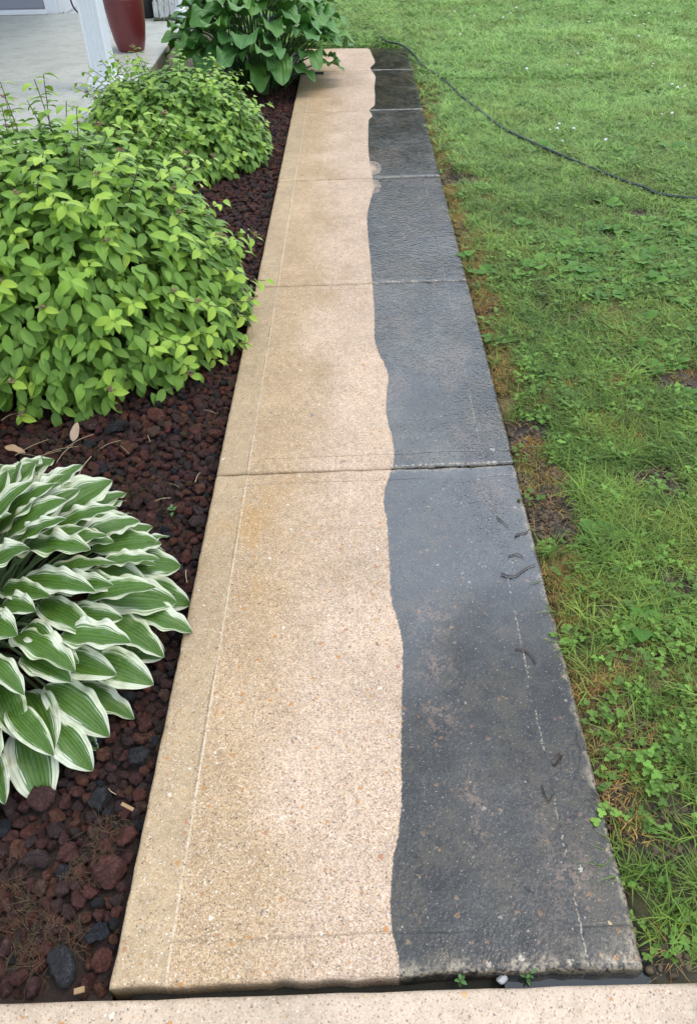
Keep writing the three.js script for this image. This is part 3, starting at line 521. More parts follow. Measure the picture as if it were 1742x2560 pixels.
// variegated hosta: green heart of the leaf, cream margin that streaks along the veins
function hostaTex(seed) {
  const W = 384, H = 160, d = new Uint8Array(W * H * 4), b = new Uint8Array(W * H), mg = .25 + .20 * vn(seed * 3.7, 1);
  for (let y = 0; y < H; y++) for (let x = 0; x < W; x++) {
    const t = (x + .5) / W, s = (y + .5) / H * 2 - 1, q = Math.abs(s), side = s < 0 ? 0 : 40;
    const streak = fbm(s * 26 + seed * 9, t * 3.2 + seed, 3), slow = vn(t * 3.5 + seed * 5 + side, seed + side);
    let m = mg * (.55 + .9 * slow) * (1 - .25 * sstep(.7, 1, t)) + .10 * sstep(.1, 0, t) + (streak - .5) * .58;
    const cream = sstep(-.02, .03, q - (1 - m)) , grey = sstep(-.24, -.05, q - (1 - m)) * sstep(.5, .62, fbm(s * 34 + 7 * seed, t * 5, 3)) * (1 - cream);
    const vein = .5 + .5 * Math.cos(s * Math.PI * 11), mid = Math.exp(-((s / .02) ** 2));
    const blot = fbm(t * 20, s * 8 + seed, 3);
    let c = mix3([.052, .122, .012], [.105, .215, .022], .55 * vein + .6 * (blot - .3)); c = mix3(c, [.085, .22, .06], .5 * mid);
    c = mix3(c, [.19, .30, .17], grey * .75);
    const cr = mix3([.60, .65, .42], [.70, .73, .57], slow); c = mix3(c, [cr[0] * (.86 + .14 * vein), cr[1] * (.86 + .14 * vein), cr[2] * (.84 + .16 * vein)], cream);
    const k = y * W + x; d.set([enc(c[0]), enc(c[1]), enc(c[2]), 255], 4 * k);
    b[k] = 255 * clamp(.4 + .28 * Math.sqrt(vein) + .35 * (fbm(t * 50, s * 22 + seed * 3, 3) - .5) * sstep(.7, .45, q) - .3 * mid);
  }
  return [dtex(d, W, H, 4, true), dtex(b, W, H, 1, false)];
}
{
  const mats = [1, 2, 3, 4, 5, 6].map((s) => { const t = hostaTex(s); return leafMat({ map: t[0], bumpMap: t[1], bumpScale: .003, roughness: .55, transmission: .22, clearcoat: .2, clearcoatRoughness: .3, specularIntensity: .6 }); });
  const geos = []; for (let i = 0; i < 14; i++) { const r = rng(300 + i); geos.push(leafGeo({ L: 1, W: .54 + .22 * r(), nu: 26, nv: 14, prof: ovate, fold: .30 + .35 * r(), up: .30, droop: .15 + .55 * r(), ruffle: .04 + .05 * r(), waves: 2.4 + 1.8 * r(), corr: .006, veins: 8, seed: 40 + i, twist: (r() - .5) * .7 })); }
  const c = [-.985, -.06, -1.195], t = thing('variegated_hosta', 'low hosta with green leaves edged in cream white on the lava rock', 'hosta', c), R = rng(62);
  const tiers = [[.03, .29, 1.05, 8, .14], [.09, .315, .72, 15, .15], [.15, .305, .48, 22, .155], [.21, .28, .28, 28, .16], [.265, .24, .10, 34, .16], [.315, .20, -.06, 40, .16], [.355, .155, -.2, 46, .16], [.39, .105, -.26, 50, .155]];
  const stems = [];
  tiers.forEach(([r, h, e, n, L], k) => {
    for (let i = 0; i < n; i++) {
      const a = (i + .5 * (k % 2) + (R() - .5) * .62) / n * 6.283, rr = r + (R() - .5) * .08, l = L * (.72 + .5 * R()), x = Math.sin(a) * rr * .98, z = Math.cos(a) * rr * 1.06, y = h + (R() - .5) * .05;
      const o = part('leaf', geos[(R() * 14) | 0], mats[(R() * 6) | 0], t); o.position.set(x, y, z); o.rotation.set(-(e - .18 + (R() - .5) * .35), a + (R() - .5) * .7, (R() - .5) * .6, 'YXZ'); o.scale.setScalar(l);
      stems.push(tube([[x * .1, 0, z * .1], [x * .55, y * .72, z * .55], [x, y, z]], .004, .0032, 6, 5));
    }
  });
  part('stems', mergeGeometries(stems), leafMat({ color: rgb(.16, .25, .08) }), t);
}
{ // large dark green hosta by the far end of the bed
  const W = 256, H = 160, d = new Uint8Array(W * H * 4);
  for (let y = 0; y < H; y++) for (let x = 0; x < W; x++) { const t = x / W, s = y / H * 2 - 1, v = .5 + .5 * Math.cos(s * Math.PI * 13), c = mix3([.050, .165, .020], [.125, .305, .045], .5 * v + .6 * fbm(t * 6, s * 4, 4) - .1); d.set([enc(c[0]), enc(c[1]), enc(c[2]), 255], 4 * (y * W + x)); }
  const tx = dtex(d, W, H, 4, true), ms = [[1, 1, 1], [.85, .95, .8], [1.15, 1.1, .8], [.75, .9, 1]].map((c) => leafMat({ map: tx, color: rgb(...c), roughness: .6, transmission: .3, clearcoat: .18, clearcoatRoughness: .42 }));
  const geos = []; for (let i = 0; i < 12; i++) { const r = rng(700 + i); geos.push(leafGeo({ L: 1, W: .78 + .14 * r(), nu: 22, nv: 28, prof: heart, fold: .18 + .3 * r(), up: .45, droop: .75 + .6 * r(), ruffle: .10 + .09 * r(), waves: 2.0 + 1.4 * r(), corr: .011, veins: 7, lobe: .16, seed: 80 + i, twist: (r() - .5) * .6 })); }
  const t = thing('green_hosta', 'large dark green hosta with broad wavy leaves at the far bed end', 'hosta', [-.755, -.05, -6.72]), R = rng(64), stemM = leafMat({ color: rgb(.075, .17, .040), specularIntensity: .4 });
  const tiers = [[.05, .56, 1.05, 7, .27], [.15, .58, .78, 11, .30], [.25, .55, .56, 15, .31], [.34, .49, .38, 19, .31], [.42, .41, .22, 22, .30], [.46, .32, .08, 22, .28], [.46, .23, -.1, 12, .24]];
  tiers.forEach(([r, h, e, n, L], k) => {
    for (let i = 0; i < n; i++) {
      const a = (i + .5 * (k % 2) + (R() - .5) * .7) / n * 6.283, rr = r + (R() - .5) * .09, x = Math.sin(a) * rr * 1.0, z = Math.cos(a) * rr * .95, y = h + (R() - .5) * .09;
      const o = part('leaf', geos[(R() * 12) | 0], ms[(R() * 4) | 0], t); o.position.set(x, y, z); o.rotation.set(-(e - .2 + (R() - .5) * .5), a + (R() - .5) * .8, (R() - .5) * .7, 'YXZ'); o.scale.setScalar(L * (.78 + .34 * R()));
      const bx = Math.sin(a) * (.04 + .15 * R()) * 1.2, bz = Math.cos(a) * (.04 + .15 * R());
      part('stem', tube([[bx, .0, bz], [mix(bx, x, .42), y * .6, mix(bz, z, .42)], [mix(bx, x, .8), y * .95, mix(bz, z, .8)], [x, y, z]], .008, .005, 8, 5), stemM, o.parent);
    }
  });
  // the front cluster of bare stems
  for (let i = 0; i < 9; i++) { const a = (i / 8 - .5) * 1.3, x = .08 + Math.sin(a) * .26; part('stem', tube([[.05 + .02 * Math.sin(a * 3), .03, .33], [.06 + Math.sin(a) * .10, .2, .35], [x, .40 - Math.abs(a) * .05, .36]], .008, .005, 10, 5), stemM, t); }
  const dr = thing('drip_tube', 'thin black drip tube poking over the walkway beside the hosta', 'tube', [-.46, -.02, -6.86]);
  part('pipe', tube([[-.15, -.01, .1], [-.02, .03, .01], [.10, .032, -.03], [.19, .028, -.05]], .008, .008, 16), blackP, dr);
}
// ---------------------------------------------------------------- shrubs
function shrub({ name, label, pos, rx, ry, rz, shoots, per, leaf, cols, seed, budShare, inner, lean, roundness, spikes = [] }) {
  const t = thing(name, label, 'shrub', pos), R = rng(seed), L = [], stems = [], buds = [];
  const geos = []; for (let i = 0; i < 5; i++) geos.push(leafGeo({ L: 1, W: leaf.w, nu: 6, nv: 4, prof: leaf.prof, fold: .25 + .15 * (i % 3), up: .25, droop: .55 + .12 * i, ruffle: .03, waves: 1.3, seed: seed + i }));
  // leaves turn their faces outward and up to the light
  const face = (p, d) => { const n = V(p.x / rx / rx, p.y / ry / ry, p.z / rz / rz).normalize().multiplyScalar(.75); n.y += .62; n.x += (R() - .5) * .75; n.z += (R() - .5) * .75; n.y += (R() - .5) * .5; n.normalize(); const z = d.clone().addScaledVector(n, -d.dot(n)).normalize(), x = n.clone().cross(z); return new THREE.Quaternion().setFromRotationMatrix(new THREE.Matrix4().makeBasis(x, n, z)); };
  const shoot = (dir, k, bend) => {
    const e = [dir.x * rx * k, .08 + Math.max(-.04, dir.y * ry * k), dir.z * rz * k], b = [dir.x * .12, 0, dir.z * .12];
    const m = [mix(b[0], e[0], .5) - bend[0], mix(0, e[1], .62) + .05, mix(b[2], e[2], .5) - bend[1]];
    const cv = new THREE.CatmullRomCurve3([V(...b), V(...m), V(...e)]); stems.push(tube([b, m, e], .0035, .0014, 7, 4));
    const T = V(0, 0, 0), Pn = V(0, 0, 0), tone0 = R();
    for (let i = 0; i < per; i++) {
      const u = .42 + .58 * (i / (per - 1)); cv.getPoint(u, Pn); cv.getTangent(u, T);
      const az = i * 2.4 + R() * .8, side = V(Math.sin(az), .25 * R(), Math.cos(az)), tip = i >= per - 4;
      const d = side.clone().addScaledVector(T, tip ? .9 : .45).normalize(), s = leaf.s * (tip ? .62 + .4 * R() : .7 + .5 * R());
      d.y = mix(d.y, .1, .35);
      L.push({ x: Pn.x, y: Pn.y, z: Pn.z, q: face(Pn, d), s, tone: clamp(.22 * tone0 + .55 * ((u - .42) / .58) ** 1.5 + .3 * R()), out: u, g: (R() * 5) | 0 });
    }
    if (R() < budShare) buds.push([e[0], e[1] + .006, e[2], T.clone()]);
  };
  for (let i = 0; i < shoots; i++) {
    const y = mix(-.06, 1, (i + .5) / shoots), a = i * 2.39996 + R() * .5, h = Math.sqrt(Math.max(0, 1 - y * y)), q = Math.pow(h, roundness);
    const d = V(Math.sin(a) * q, y, Math.cos(a) * q), bias = lean ? 1 + lean * Math.max(0, d.x) * (1 - y) : 1;
    shoot(d, (.78 + .34 * R() ** 1.4) * bias, [(R() - .5) * .12, (R() - .5) * .12]);
  }
  for (const s of spikes) shoot(V(s[0], s[1], s[2]), 1, [0, 0]);
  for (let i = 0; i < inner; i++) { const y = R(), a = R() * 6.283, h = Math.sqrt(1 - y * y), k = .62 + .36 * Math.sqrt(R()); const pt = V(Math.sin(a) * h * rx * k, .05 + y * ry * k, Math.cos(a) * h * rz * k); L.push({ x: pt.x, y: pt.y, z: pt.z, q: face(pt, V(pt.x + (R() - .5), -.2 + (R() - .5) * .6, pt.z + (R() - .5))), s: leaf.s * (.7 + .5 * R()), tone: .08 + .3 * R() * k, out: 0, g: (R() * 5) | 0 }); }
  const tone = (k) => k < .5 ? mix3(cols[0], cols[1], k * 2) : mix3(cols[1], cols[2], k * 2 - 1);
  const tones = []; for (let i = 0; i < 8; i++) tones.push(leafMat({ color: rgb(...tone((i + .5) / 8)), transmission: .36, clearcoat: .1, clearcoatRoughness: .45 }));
  const cam = camera.position, ok = L.filter((l) => l.out > .6 && inView(l.x + pos[0], l.y + pos[1], l.z + pos[2]));
  for (const l of ok) { const n = V(l.x / rx / rx, l.y / ry / ry, l.z / rz / rz).normalize(), v = V(cam.x - pos[0] - l.x, cam.y - pos[1] - l.y, cam.z - pos[2] - l.z), D = v.length(); l.score = l.s / D * (.4 + n.dot(v.divideScalar(D))) * l.out; }
  ok.sort((a, b) => b.score - a.score); const top = new Set(ok.slice(0, 300)), rest = geos.map(() => [[], []]);
  for (const l of L) {
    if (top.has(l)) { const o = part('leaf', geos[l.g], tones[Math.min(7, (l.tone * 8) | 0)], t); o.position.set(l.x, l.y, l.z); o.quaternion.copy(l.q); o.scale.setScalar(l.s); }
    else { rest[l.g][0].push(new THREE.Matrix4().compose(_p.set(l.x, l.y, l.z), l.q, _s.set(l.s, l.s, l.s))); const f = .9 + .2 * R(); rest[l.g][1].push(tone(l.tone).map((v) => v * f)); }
  }
  const fg = new THREE.Group(); fg.name = 'foliage'; fg.userData.kind = 'stuff'; t.add(fg);
  const fm = leafMat({ color: rgb(1, 1, 1), transmission: .36, clearcoat: .1, clearcoatRoughness: .45 });
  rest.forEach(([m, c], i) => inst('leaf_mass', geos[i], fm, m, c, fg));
  part('branches', mergeGeometries(stems), mat({ color: rgb(.085, .06, .032), roughness: .8 }), t);
  const bg = (() => { const r = rng(3), gs = []; for (let i = 0; i < 14; i++) { const g = new THREE.IcosahedronGeometry(.0024 + .0012 * r(), 1); g.translate((r() - .5) * .022, r() * .010, (r() - .5) * .022); gs.push(g); } return mergeGeometries(gs); })();
  const bm = [mat({ color: rgb(.20, .12, .075), roughness: .8 }), mat({ color: rgb(.17, .10, .06), roughness: .8 }), mat({ color: rgb(.21, .15, .075), roughness: .8 })];
  buds.forEach((b, i) => { const o = part('flower_bud', bg, bm[i % 3], t); o.position.set(b[0], b[1], b[2]); o.rotation.y = i; });
}
shrub({ name: 'lime_shrub', label: 'large loose lime green shrub leaning toward the walkway', pos: [-1.13, -.06, -2.78], rx: .68, ry: .74, rz: .66, shoots: 300, per: 20, leaf: { s: .065, w: .50, prof: elliptic }, cols: [[.10, .215, .016], [.22, .41, .028], [.38, .54, .044]], seed: 21, budShare: .3, inner: 5500, lean: .06, roundness: .75, spikes: [[-.25, 1.16, .05], [-.12, 1.12, -.1], [-.42, 1.1, 0], [.05, 1.12, -.25], [-.6, .95, .1], [.25, 1.08, .1], [.5, .9, .25], [.72, .72, .2], [.85, .5, .35], [.9, .42, .0], [.98, .34, .2], [.4, .95, -.3], [-.05, 1.0, .5], [.3, .8, .6]] });
shrub({ name: 'rounded_shrub', label: 'rounded mid green clipped shrub in front of the porch post', pos: [-1.11, -.06, -4.93], rx: .58, ry: .47, rz: .54, shoots: 260, per: 18, leaf: { s: .056, w: .60, prof: elliptic }, cols: [[.10, .225, .022], [.225, .41, .036], [.34, .51, .050]], seed: 23, budShare: .05, inner: 3500, lean: 0, roundness: .62, spikes: [[-.72, .98, .1], [-.86, .8, .25], [-.5, 1.12, .05], [-.95, .62, .3], [-.3, 1.14, -.1], [.2, 1.1, .1]] });

// plants in the pots
function rosette(name, label, pos, leaves, size, col, w, prof, h, up, spread) {
  const t = thing(name, label, 'potted plant', pos), R = rng(leaves * 7 + 1), gs = [0, 1, 2].map((i) => leafGeo({ L: 1, W: w, nu: 8, nv: 6, prof, fold: .15, up, droop: 1.1, ruffle: .05, waves: 1.2, seed: 900 + i })), ms = [0, 1, 2].map((i) => leafMat({ color: rgb(...col.map((c) => c * (.85 + .2 * i))) }));
  for (let i = 0; i < leaves; i++) { const a = i * 2.4, k = Math.sqrt(i / leaves), o = part('leaf', gs[i % 3], ms[(R() * 3) | 0], t); o.position.set(Math.sin(a) * spread * k, h * (1 - .6 * k) * (.7 + .5 * R()), Math.cos(a) * spread * k); o.rotation.set(-.6 + .9 * k + (R() - .5) * .4, a + (R() - .5), (R() - .5) * .5, 'YXZ'); o.scale.setScalar(size * (.75 + .5 * R())); }
}
rosette('potted_plant', 'pale grey green rounded leaves growing in the red planter', [-1.772, FH + .325, -6.86], 34, .075, [.20, .28, .17], .85, obov, .06, .5, .085);
rosette('potted_plant', 'small dark leaves in the black plastic pot', [-1.915, FH + .15, -8.30], 22, .07, [.03, .06, .025], .5, ovate, .08, .7, .06);
rosette('shade_plant', 'dark green plant beyond the porch behind the red planter', [-2.12, -.03, -9.05], 90, .13, [.045, .10, .03], .5, ovate, .45, .5, .30);

// ---------------------------------------------------------------- lawn
function bladeTuft(seed, n, h, spread, wid, lay = .5) {
  const r = rng(seed), pos = [], idx = [], col = []; let k = 0;
  for (let i = 0; i < n; i++) {
    const a = r() * 6.283, bx = (r() - .5) * spread * 2, bz = (r() - .5) * spread * 2, H = h * (.55 + .6 * r()), out = H * (lay * .4 + r() * lay * 1.5), w = wid * (.7 + .6 * r()), f = .78 + .44 * r(), yel = r() < .12 ? 1.35 : 1, sx = Math.cos(a), sz = -Math.sin(a);
    for (let j = 0; j <= 3; j++) { const t = j / 3, x = bx + Math.sin(a) * out * t * t, z = bz + Math.cos(a) * out * t * t, y = H * (t - .25 * lay * t * t), ww = w * (1 - t * t * .96) / 2; pos.push(x - sx * ww, y, z - sz * ww, x + sx * ww, y, z + sz * ww); col.push(f * yel, f, f * .9, f * yel, f, f * .9); }
    for (let j = 0; j < 3; j++) { const q = k + j * 2; idx.push(q, q + 1, q + 2, q + 1, q + 3, q + 2); } k += 8;
  }
  const g = new THREE.BufferGeometry(); g.setAttribute('position', new THREE.Float32BufferAttribute(pos, 3)); g.setAttribute('color', new THREE.Float32BufferAttribute(col, 3)); g.setIndex(idx); g.computeVertexNormals(); return g;
}
function cloverTuft(seed, n, spread, h, r0) {
  const r = rng(seed), pos = [], idx = [], col = []; let k = 0;
  for (let i = 0; i < n; i++) {
    const cx = (r() - .5) * 2 * spread, cz = (r() - .5) * 2 * spread, y = h * (.5 + .7 * r()), tx = (r() - .5) * .7, tz = (r() - .5) * .7, a0 = r() * 6.28, f = .8 + .4 * r(), rad = r0 * (.7 + .5 * r());
    for (let l = 0; l < 3; l++) {
      const a = a0 + l * 2.094, px = cx + Math.sin(a) * rad, pz = cz + Math.cos(a) * rad, base = k;
      pos.push(cx, y, cz); col.push(f * 1.05, f * 1.05, f); k++;
      for (let j = 0; j < 7; j++) { const b = a - 2.5 + 5 * j / 6, X = px + Math.sin(b) * rad * .95, Z = pz + Math.cos(b) * rad * .95; pos.push(X, y + tx * (X - cx) + tz * (Z - cz) - (j === 3 ? .15 : -.05) * rad, Z); col.push(f, f, f); k++; }
      for (let j = 1; j < 7; j++) idx.push(base, base + j, base + j + 1);
    }
    const b0 = k; pos.push(cx * .6 - .0007, 0, cz * .6, cx * .6 + .0007, 0, cz * .6, cx, y, cz); col.push(.9, 1, .8, .9, 1, .8, .9, 1, .8); k += 3; idx.push(b0, b0 + 1, b0 + 2);
  }
  const g = new THREE.BufferGeometry(); g.setAttribute('position', new THREE.Float32BufferAttribute(pos, 3)); g.setAttribute('color', new THREE.Float32BufferAttribute(col, 3)); g.setIndex(idx); g.computeVertexNormals(); return g;
}
const stuffGroup = (name, label, category) => { const g = new THREE.Group(); g.name = name; scene.add(g); return tag(g, label, category, null, 'stuff'); };
const grassM = mat({ specularIntensity: .45, vertexColors: true, color: rgb(1, 1, 1), roughness: .6, transmission: .45, side: THREE.DoubleSide });
const MASS = [[1.0, -3.75], [1.38, -3.8], [2.0, -3.9], [1.75, -2.9], [1.3, -2.3], [1.12, -2.0], [.95, -2.4], [.92, -2.7], [.82, -3.1]];
const insideMass = (x, z) => { let c = false; for (let i = 0, j = MASS.length - 1; i < MASS.length; j = i++) if ((MASS[i][1] > z) !== (MASS[j][1] > z) && x < (MASS[j][0] - MASS[i][0]) * (z - MASS[i][1]) / (MASS[j][1] - MASS[i][1]) + MASS[i][0]) c = !c; return c; };
const dryM = mat({ vertexColors: true, color: rgb(1, 1, 1), roughness: .95, side: THREE.DoubleSide });
{
  const R = rng(88), tufts = [0, 1, 2, 3, 4].map((i) => bladeTuft(10 + i, 14, .040, .018, .0030, 1.15)), tall = [0, 1].map((i) => bladeTuft(30 + i, 18, .095, .020, .0038, .9)), clov = [0, 1, 2].map((i) => cloverTuft(50 + i, 9, .026, .024, .0042)), dry = [0, 1, 2].map((i) => bladeTuft(70 + i, 9, .014, .018, .0013, 2.2)), moss = [0, 1].map((i) => bladeTuft(80 + i, 34, .010, .016, .0016, .7));
  const B = { t: tufts.map(() => [[], []]), h: tall.map(() => [[], []]), c: clov.map(() => [[], []]), d: dry.map(() => [[], []]), m: moss.map(() => [[], []]) };
  const push = (k, x, z, s, c, sy = 1) => { const b = B[k], i = (R() * b.length) | 0, f = .62 + .76 * R(); b[i][0].push(M4(x, groundY(x, z) - .002, z, R() * 6.3, (R() - .5) * .25, (R() - .5) * .25, s, s * sy, s)); b[i][1].push(c.map((v) => v * f)); };
  const dens = (z) => z > -2.2 ? 3500 : z > -4 ? 2800 : z > -6.5 ? 2000 : 1500;
  for (let z0 = -.42; z0 > -11.6; z0 -= .2) {
    const xr = Math.min(4.7, .95 + .40 * -z0 + .25), xl = z0 < -7.7 ? -1.25 : .465, n = Math.round(dens(z0) * .2 * (xr - xl));
    for (let i = 0; i < n; i++) {
      const x = mix(xl, xr, R()), z = z0 - .2 * R(); if (!onLawn(x, z)) continue;
      const [s, m, d, n1, n2] = field(x, z), far = sstep(-2, -7, z), S = z > -4 ? 1 : z > -6.5 ? 1.2 : 1.45;
      const wm = x > .8 && x < 2 && z < -2 && z > -3.9 && insideMass(x, z) && fbm(x * 5, z * 5, 2) > .4 ? .3 : 0, thin = Math.max(s * 1.05, m * .9, d * .72, wm), edge = x > .46 ? sstep(-.01, .07, x - .47) : sstep(0, .05, -7.92 - z);
      let c = mix3([.120, .222, .034], [.245, .375, .070], sstep(.3, .7, n1 * .5 + n2 * .5)); c = mix3(c, mix3([.275, .47, .135], [.40, .60, .20], fbm(x * .9, z * .9, 3)), far); c = mix3(c, [.25, .31, .06], .5 * sstep(.5, .75, fbm(x * 4 + 11, z * 4, 3)));
      const near = sstep(-1.3, -.5, z);
      if (R() < (1 - thin) * mix(.25, 1, edge) * (1 - .25 * near)) push('t', x, z, S * (.62 + .75 * R()), c);
      if (R() < (.02 + .07 * sstep(.55, .65, fbm(x * 6, z * 6 + 4, 2)) * sstep(-3.5, -1.5, z)) * (1 - thin) * edge * (1 - .6 * far)) push('h', x, z, .45 + .5 * R(), c);
      const cl = sstep(.50, .62, fbm(x * 2.6 + 3, z * 2.6 + 8, 3)) * .6 + .16 + .5 * Math.exp(-(((x - .85) / .3) ** 2) - (((z + 1.15) / .4) ** 2));
      if (R() < cl * .36 * (1 - thin * .8) * edge * (1 - .2 * far) + .10 * near) push('c', x, z, S * (.75 + .5 * R()), mix3([.13, .265, .040], [.21, .36, .060], n2));
      if (m > .15 && R() < m * 1.7) push('m', x, z, 1.1 + .7 * R(), mix3([.30, .185, .060], [.21, .185, .055], sstep(.4, .6, fbm(x * 14, z * 14, 2))));
      if ((d > .15 || m > .3 || s > .2) && R() < d * .34 + m * .16 + .05 * s) push('d', x, z, .9 + .7 * R(), mix3([.34, .22, .085], [.26, .15, .05], R()));
      else if (R() < .03) push('d', x, z, .9, [.26, .20, .09]);
    }
  }
  const g1 = stuffGroup('lawn_grass', 'short wet green grass of the lawn right of the walkway', 'grass'), add = (k, geos, m, name, par) => B[k].forEach(([mm, cc], i) => { if (mm.length) inst(name, geos[i], m, mm, cc, par); });
  add('t', tufts, grassM, 'grass_tuft', g1); add('h', tall, grassM, 'long_grass', g1);
  add('c', clov, grassM, 'clover_leaves', stuffGroup('clover', 'small clover leaves scattered among the grass', 'clover'));
  add('d', dry, dryM, 'straw', stuffGroup('dead_grass', 'tan dead grass along the edge of the walkway', 'dead grass'));
  add('m', moss, dryM, 'moss_fibre', stuffGroup('edge_moss', 'orange brown moss along the walkway edge', 'moss'));
  let tot = 0; for (const k in B) for (const b of B[k]) tot += b[0].length; console.log('lawn instances', tot);
  // crumbs of bare soil
  const cg = [0, 1, 2].map((i) => rockGeo(600 + i, 1, 5, .2)), cb = cg.map(() => [[], []]);
  for (const p of PATCH) if (p[4] === 's') { const n = Math.round(p[2] * p[3] * 52000 * p[5]); for (let i = 0; i < n; i++) { const a = R() * 6.3, q = Math.sqrt(R()) * 1.35, x = p[0] + Math.sin(a) * p[2] * q, z = p[1] + Math.cos(a) * p[3] * q; if (!onLawn(x, z) || field(x, z)[0] < .3) continue; const r = .002 + .007 * R() ** 2.6, k = (R() * 3) | 0; cb[k][0].push(M4(x, groundY(x, z) + r * .3, z, R() * 6, R(), R(), r * 1.2, r * .8, r)); const f = .7 + .6 * R(); cb[k][1].push([.095 * f, .066 * f, .040 * f]); } }
  const sg = stuffGroup('soil_crumbs', 'dark crumbs of bare soil beside the walkway', 'soil'); cb.forEach(([m, c], i) => { if (m.length) inst('crumb', cg[i], mat({ color: rgb(1, 1, 1), roughness: .85 }), m, c, sg); });
  // bed litter: rootlets and moss between the rocks
  const fib = [0, 1, 2].map((i) => bladeTuft(90 + i, 22, .010, .016, .0008, 2.0)), fb = fib.map(() => [[], []]);
  const spots = [[-.549, -.619, .045, 70], [-.59, -.488, .05, 70], [-.53, -.70, .03, 40], [-.65, -.52, .05, 50], [-.70, -.62, .05, 40], [-.47, -.90, .02, 10], [-.6, -1.62, .05, 30], [-.66, -1.75, .06, 40], [-.75, -1.75, .07, 40], [-.93, -2.0, .12, 50], [-1.05, -2.05, .1, 40], [-.55, -2.1, .06, 20], [-.6, -3.3, .1, 30], [-.56, -4.0, .1, 30], [-.55, -5.3, .12, 30], [-.56, -1.5, .04, 24]];
  for (const q of spots) for (let i = 0; i < q[3] * .2; i++) { const a = R() * 6.3, d = Math.sqrt(R()) * q[2], k = (R() * 3) | 0, gr = fbm(q[0] * 9 + i * .02, q[1] * 9, 2); fb[k][0].push(M4(q[0] + Math.sin(a) * d, -.038 + .012 * R(), q[1] + Math.cos(a) * d, R() * 6, R() * .5, R() * .5, .8 + .6 * R())); fb[k][1].push(gr > .62 ? [.050, .044, .014] : [.070, .042, .022]); }
  const fg = stuffGroup('root_litter', 'brown mossy rootlets caught between the lava rocks', 'litter'); fb.forEach(([m, c], i) => inst('fibre', fib[i], dryM, m, c, fg));
}
// broadleaf weeds
{
  const R = rng(40), leaf = [0, 1, 2, 3].map((i) => leafGeo({ L: 1, W: .56 + .08 * (i % 2), nu: 9, nv: 6, prof: (t) => Math.max(.07, Math.pow(Math.sin(Math.PI * Math.pow(clamp(t * 1.0), 1.35)), .8) * (t < 1 ? 1 : 0)), fold: .25, up: .55, droop: .9, ruffle: .05, waves: 1.5, corr: .012, veins: 5, seed: 60 + i })), ms = [[.060, .175, .016], [.085, .215, .020], [.12, .26, .028]].map((c) => leafMat({ color: rgb(...c), roughness: .6, clearcoat: .08, transmission: .3, specularIntensity: .5 }));
  function weed(x, z, size, n, label, group, flat = .5) {
    const t = thing('broadleaf_weed', label, 'weed', [x, groundY(x, z) - .002, z], R() * 6, group);
    for (let i = 0; i < n; i++) { const k = i / n, o = part('leaf', leaf[(R() * 4) | 0], ms[(R() * 3) | 0], t); o.rotation.set(-(.75 - flat * k) + .35 + (R() - .5) * .3, i * 2.4 + R() * .5, (R() - .5) * .5, 'YXZ'); o.position.set(0, .004, 0); o.scale.setScalar(size * (.75 + .4 * R())); }
  }
  weed(.63, -1.494, .068, 8, 'broad ribbed weed rosette in the lawn nearest the worms'); weed(.656, -1.175, .072, 8, 'broad weed rosette standing among clover in the near lawn');
  weed(.488, -3.373, .05, 6, 'small weed at the walk edge level with the third slab'); weed(.50, -3.19, .045, 5, 'tiny weed on moss just past the small edge weed'); weed(.492, -2.61, .055, 6, 'low weed sprouting from orange moss beside the dark slab'); weed(.495, -2.77, .04, 4, 'small weed sprig by the dark soil patch at the walk edge');
  weed(.556, -3.174, .06, 6, 'weed tuft in thin moss just right of the walkway'); weed(.684, -3.1, .06, 7, 'single weed rosette in patchy grass nearest the weed mass'); weed(.787, -3.203, .085, 9, 'leafy weed clump left of the large weed mass'); weed(.864, -3.237, .07, 7, 'weed clump touching the left side of the weed mass'); weed(.791, -3.697, .065, 7, 'lone weed rosette in the mossy grass below the hose'); weed(1.256, -3.926, .085, 9, 'broad weed clump closest below the hose bend');
  const far = 'scattered broadleaf weeds in the far lawn';
  for (const p of [[1.111, -7.207], [1.787, -4.806], [1.858, -4.782], [1.565, -4.714], [2.136, -6.078], [1.096, -4.841]]) weed(p[0], p[1], .09, 8, 'broadleaf weed scattered in the lawn around the hose', far);
  let n = 0; for (let i = 0; i < 4000 && n < 150; i++) { const x = mix(.8, 2, R()), z = mix(-2.0, -3.9, R()); if (!insideMass(x, z) || fbm(x * 5, z * 5, 2) < .36) continue; n++; weed(x, z, .042 + .034 * R(), 8, 'broadleaf weed in the dense dark green weed mass right of the walk', 'weeds massed in the lawn', .35); }
}
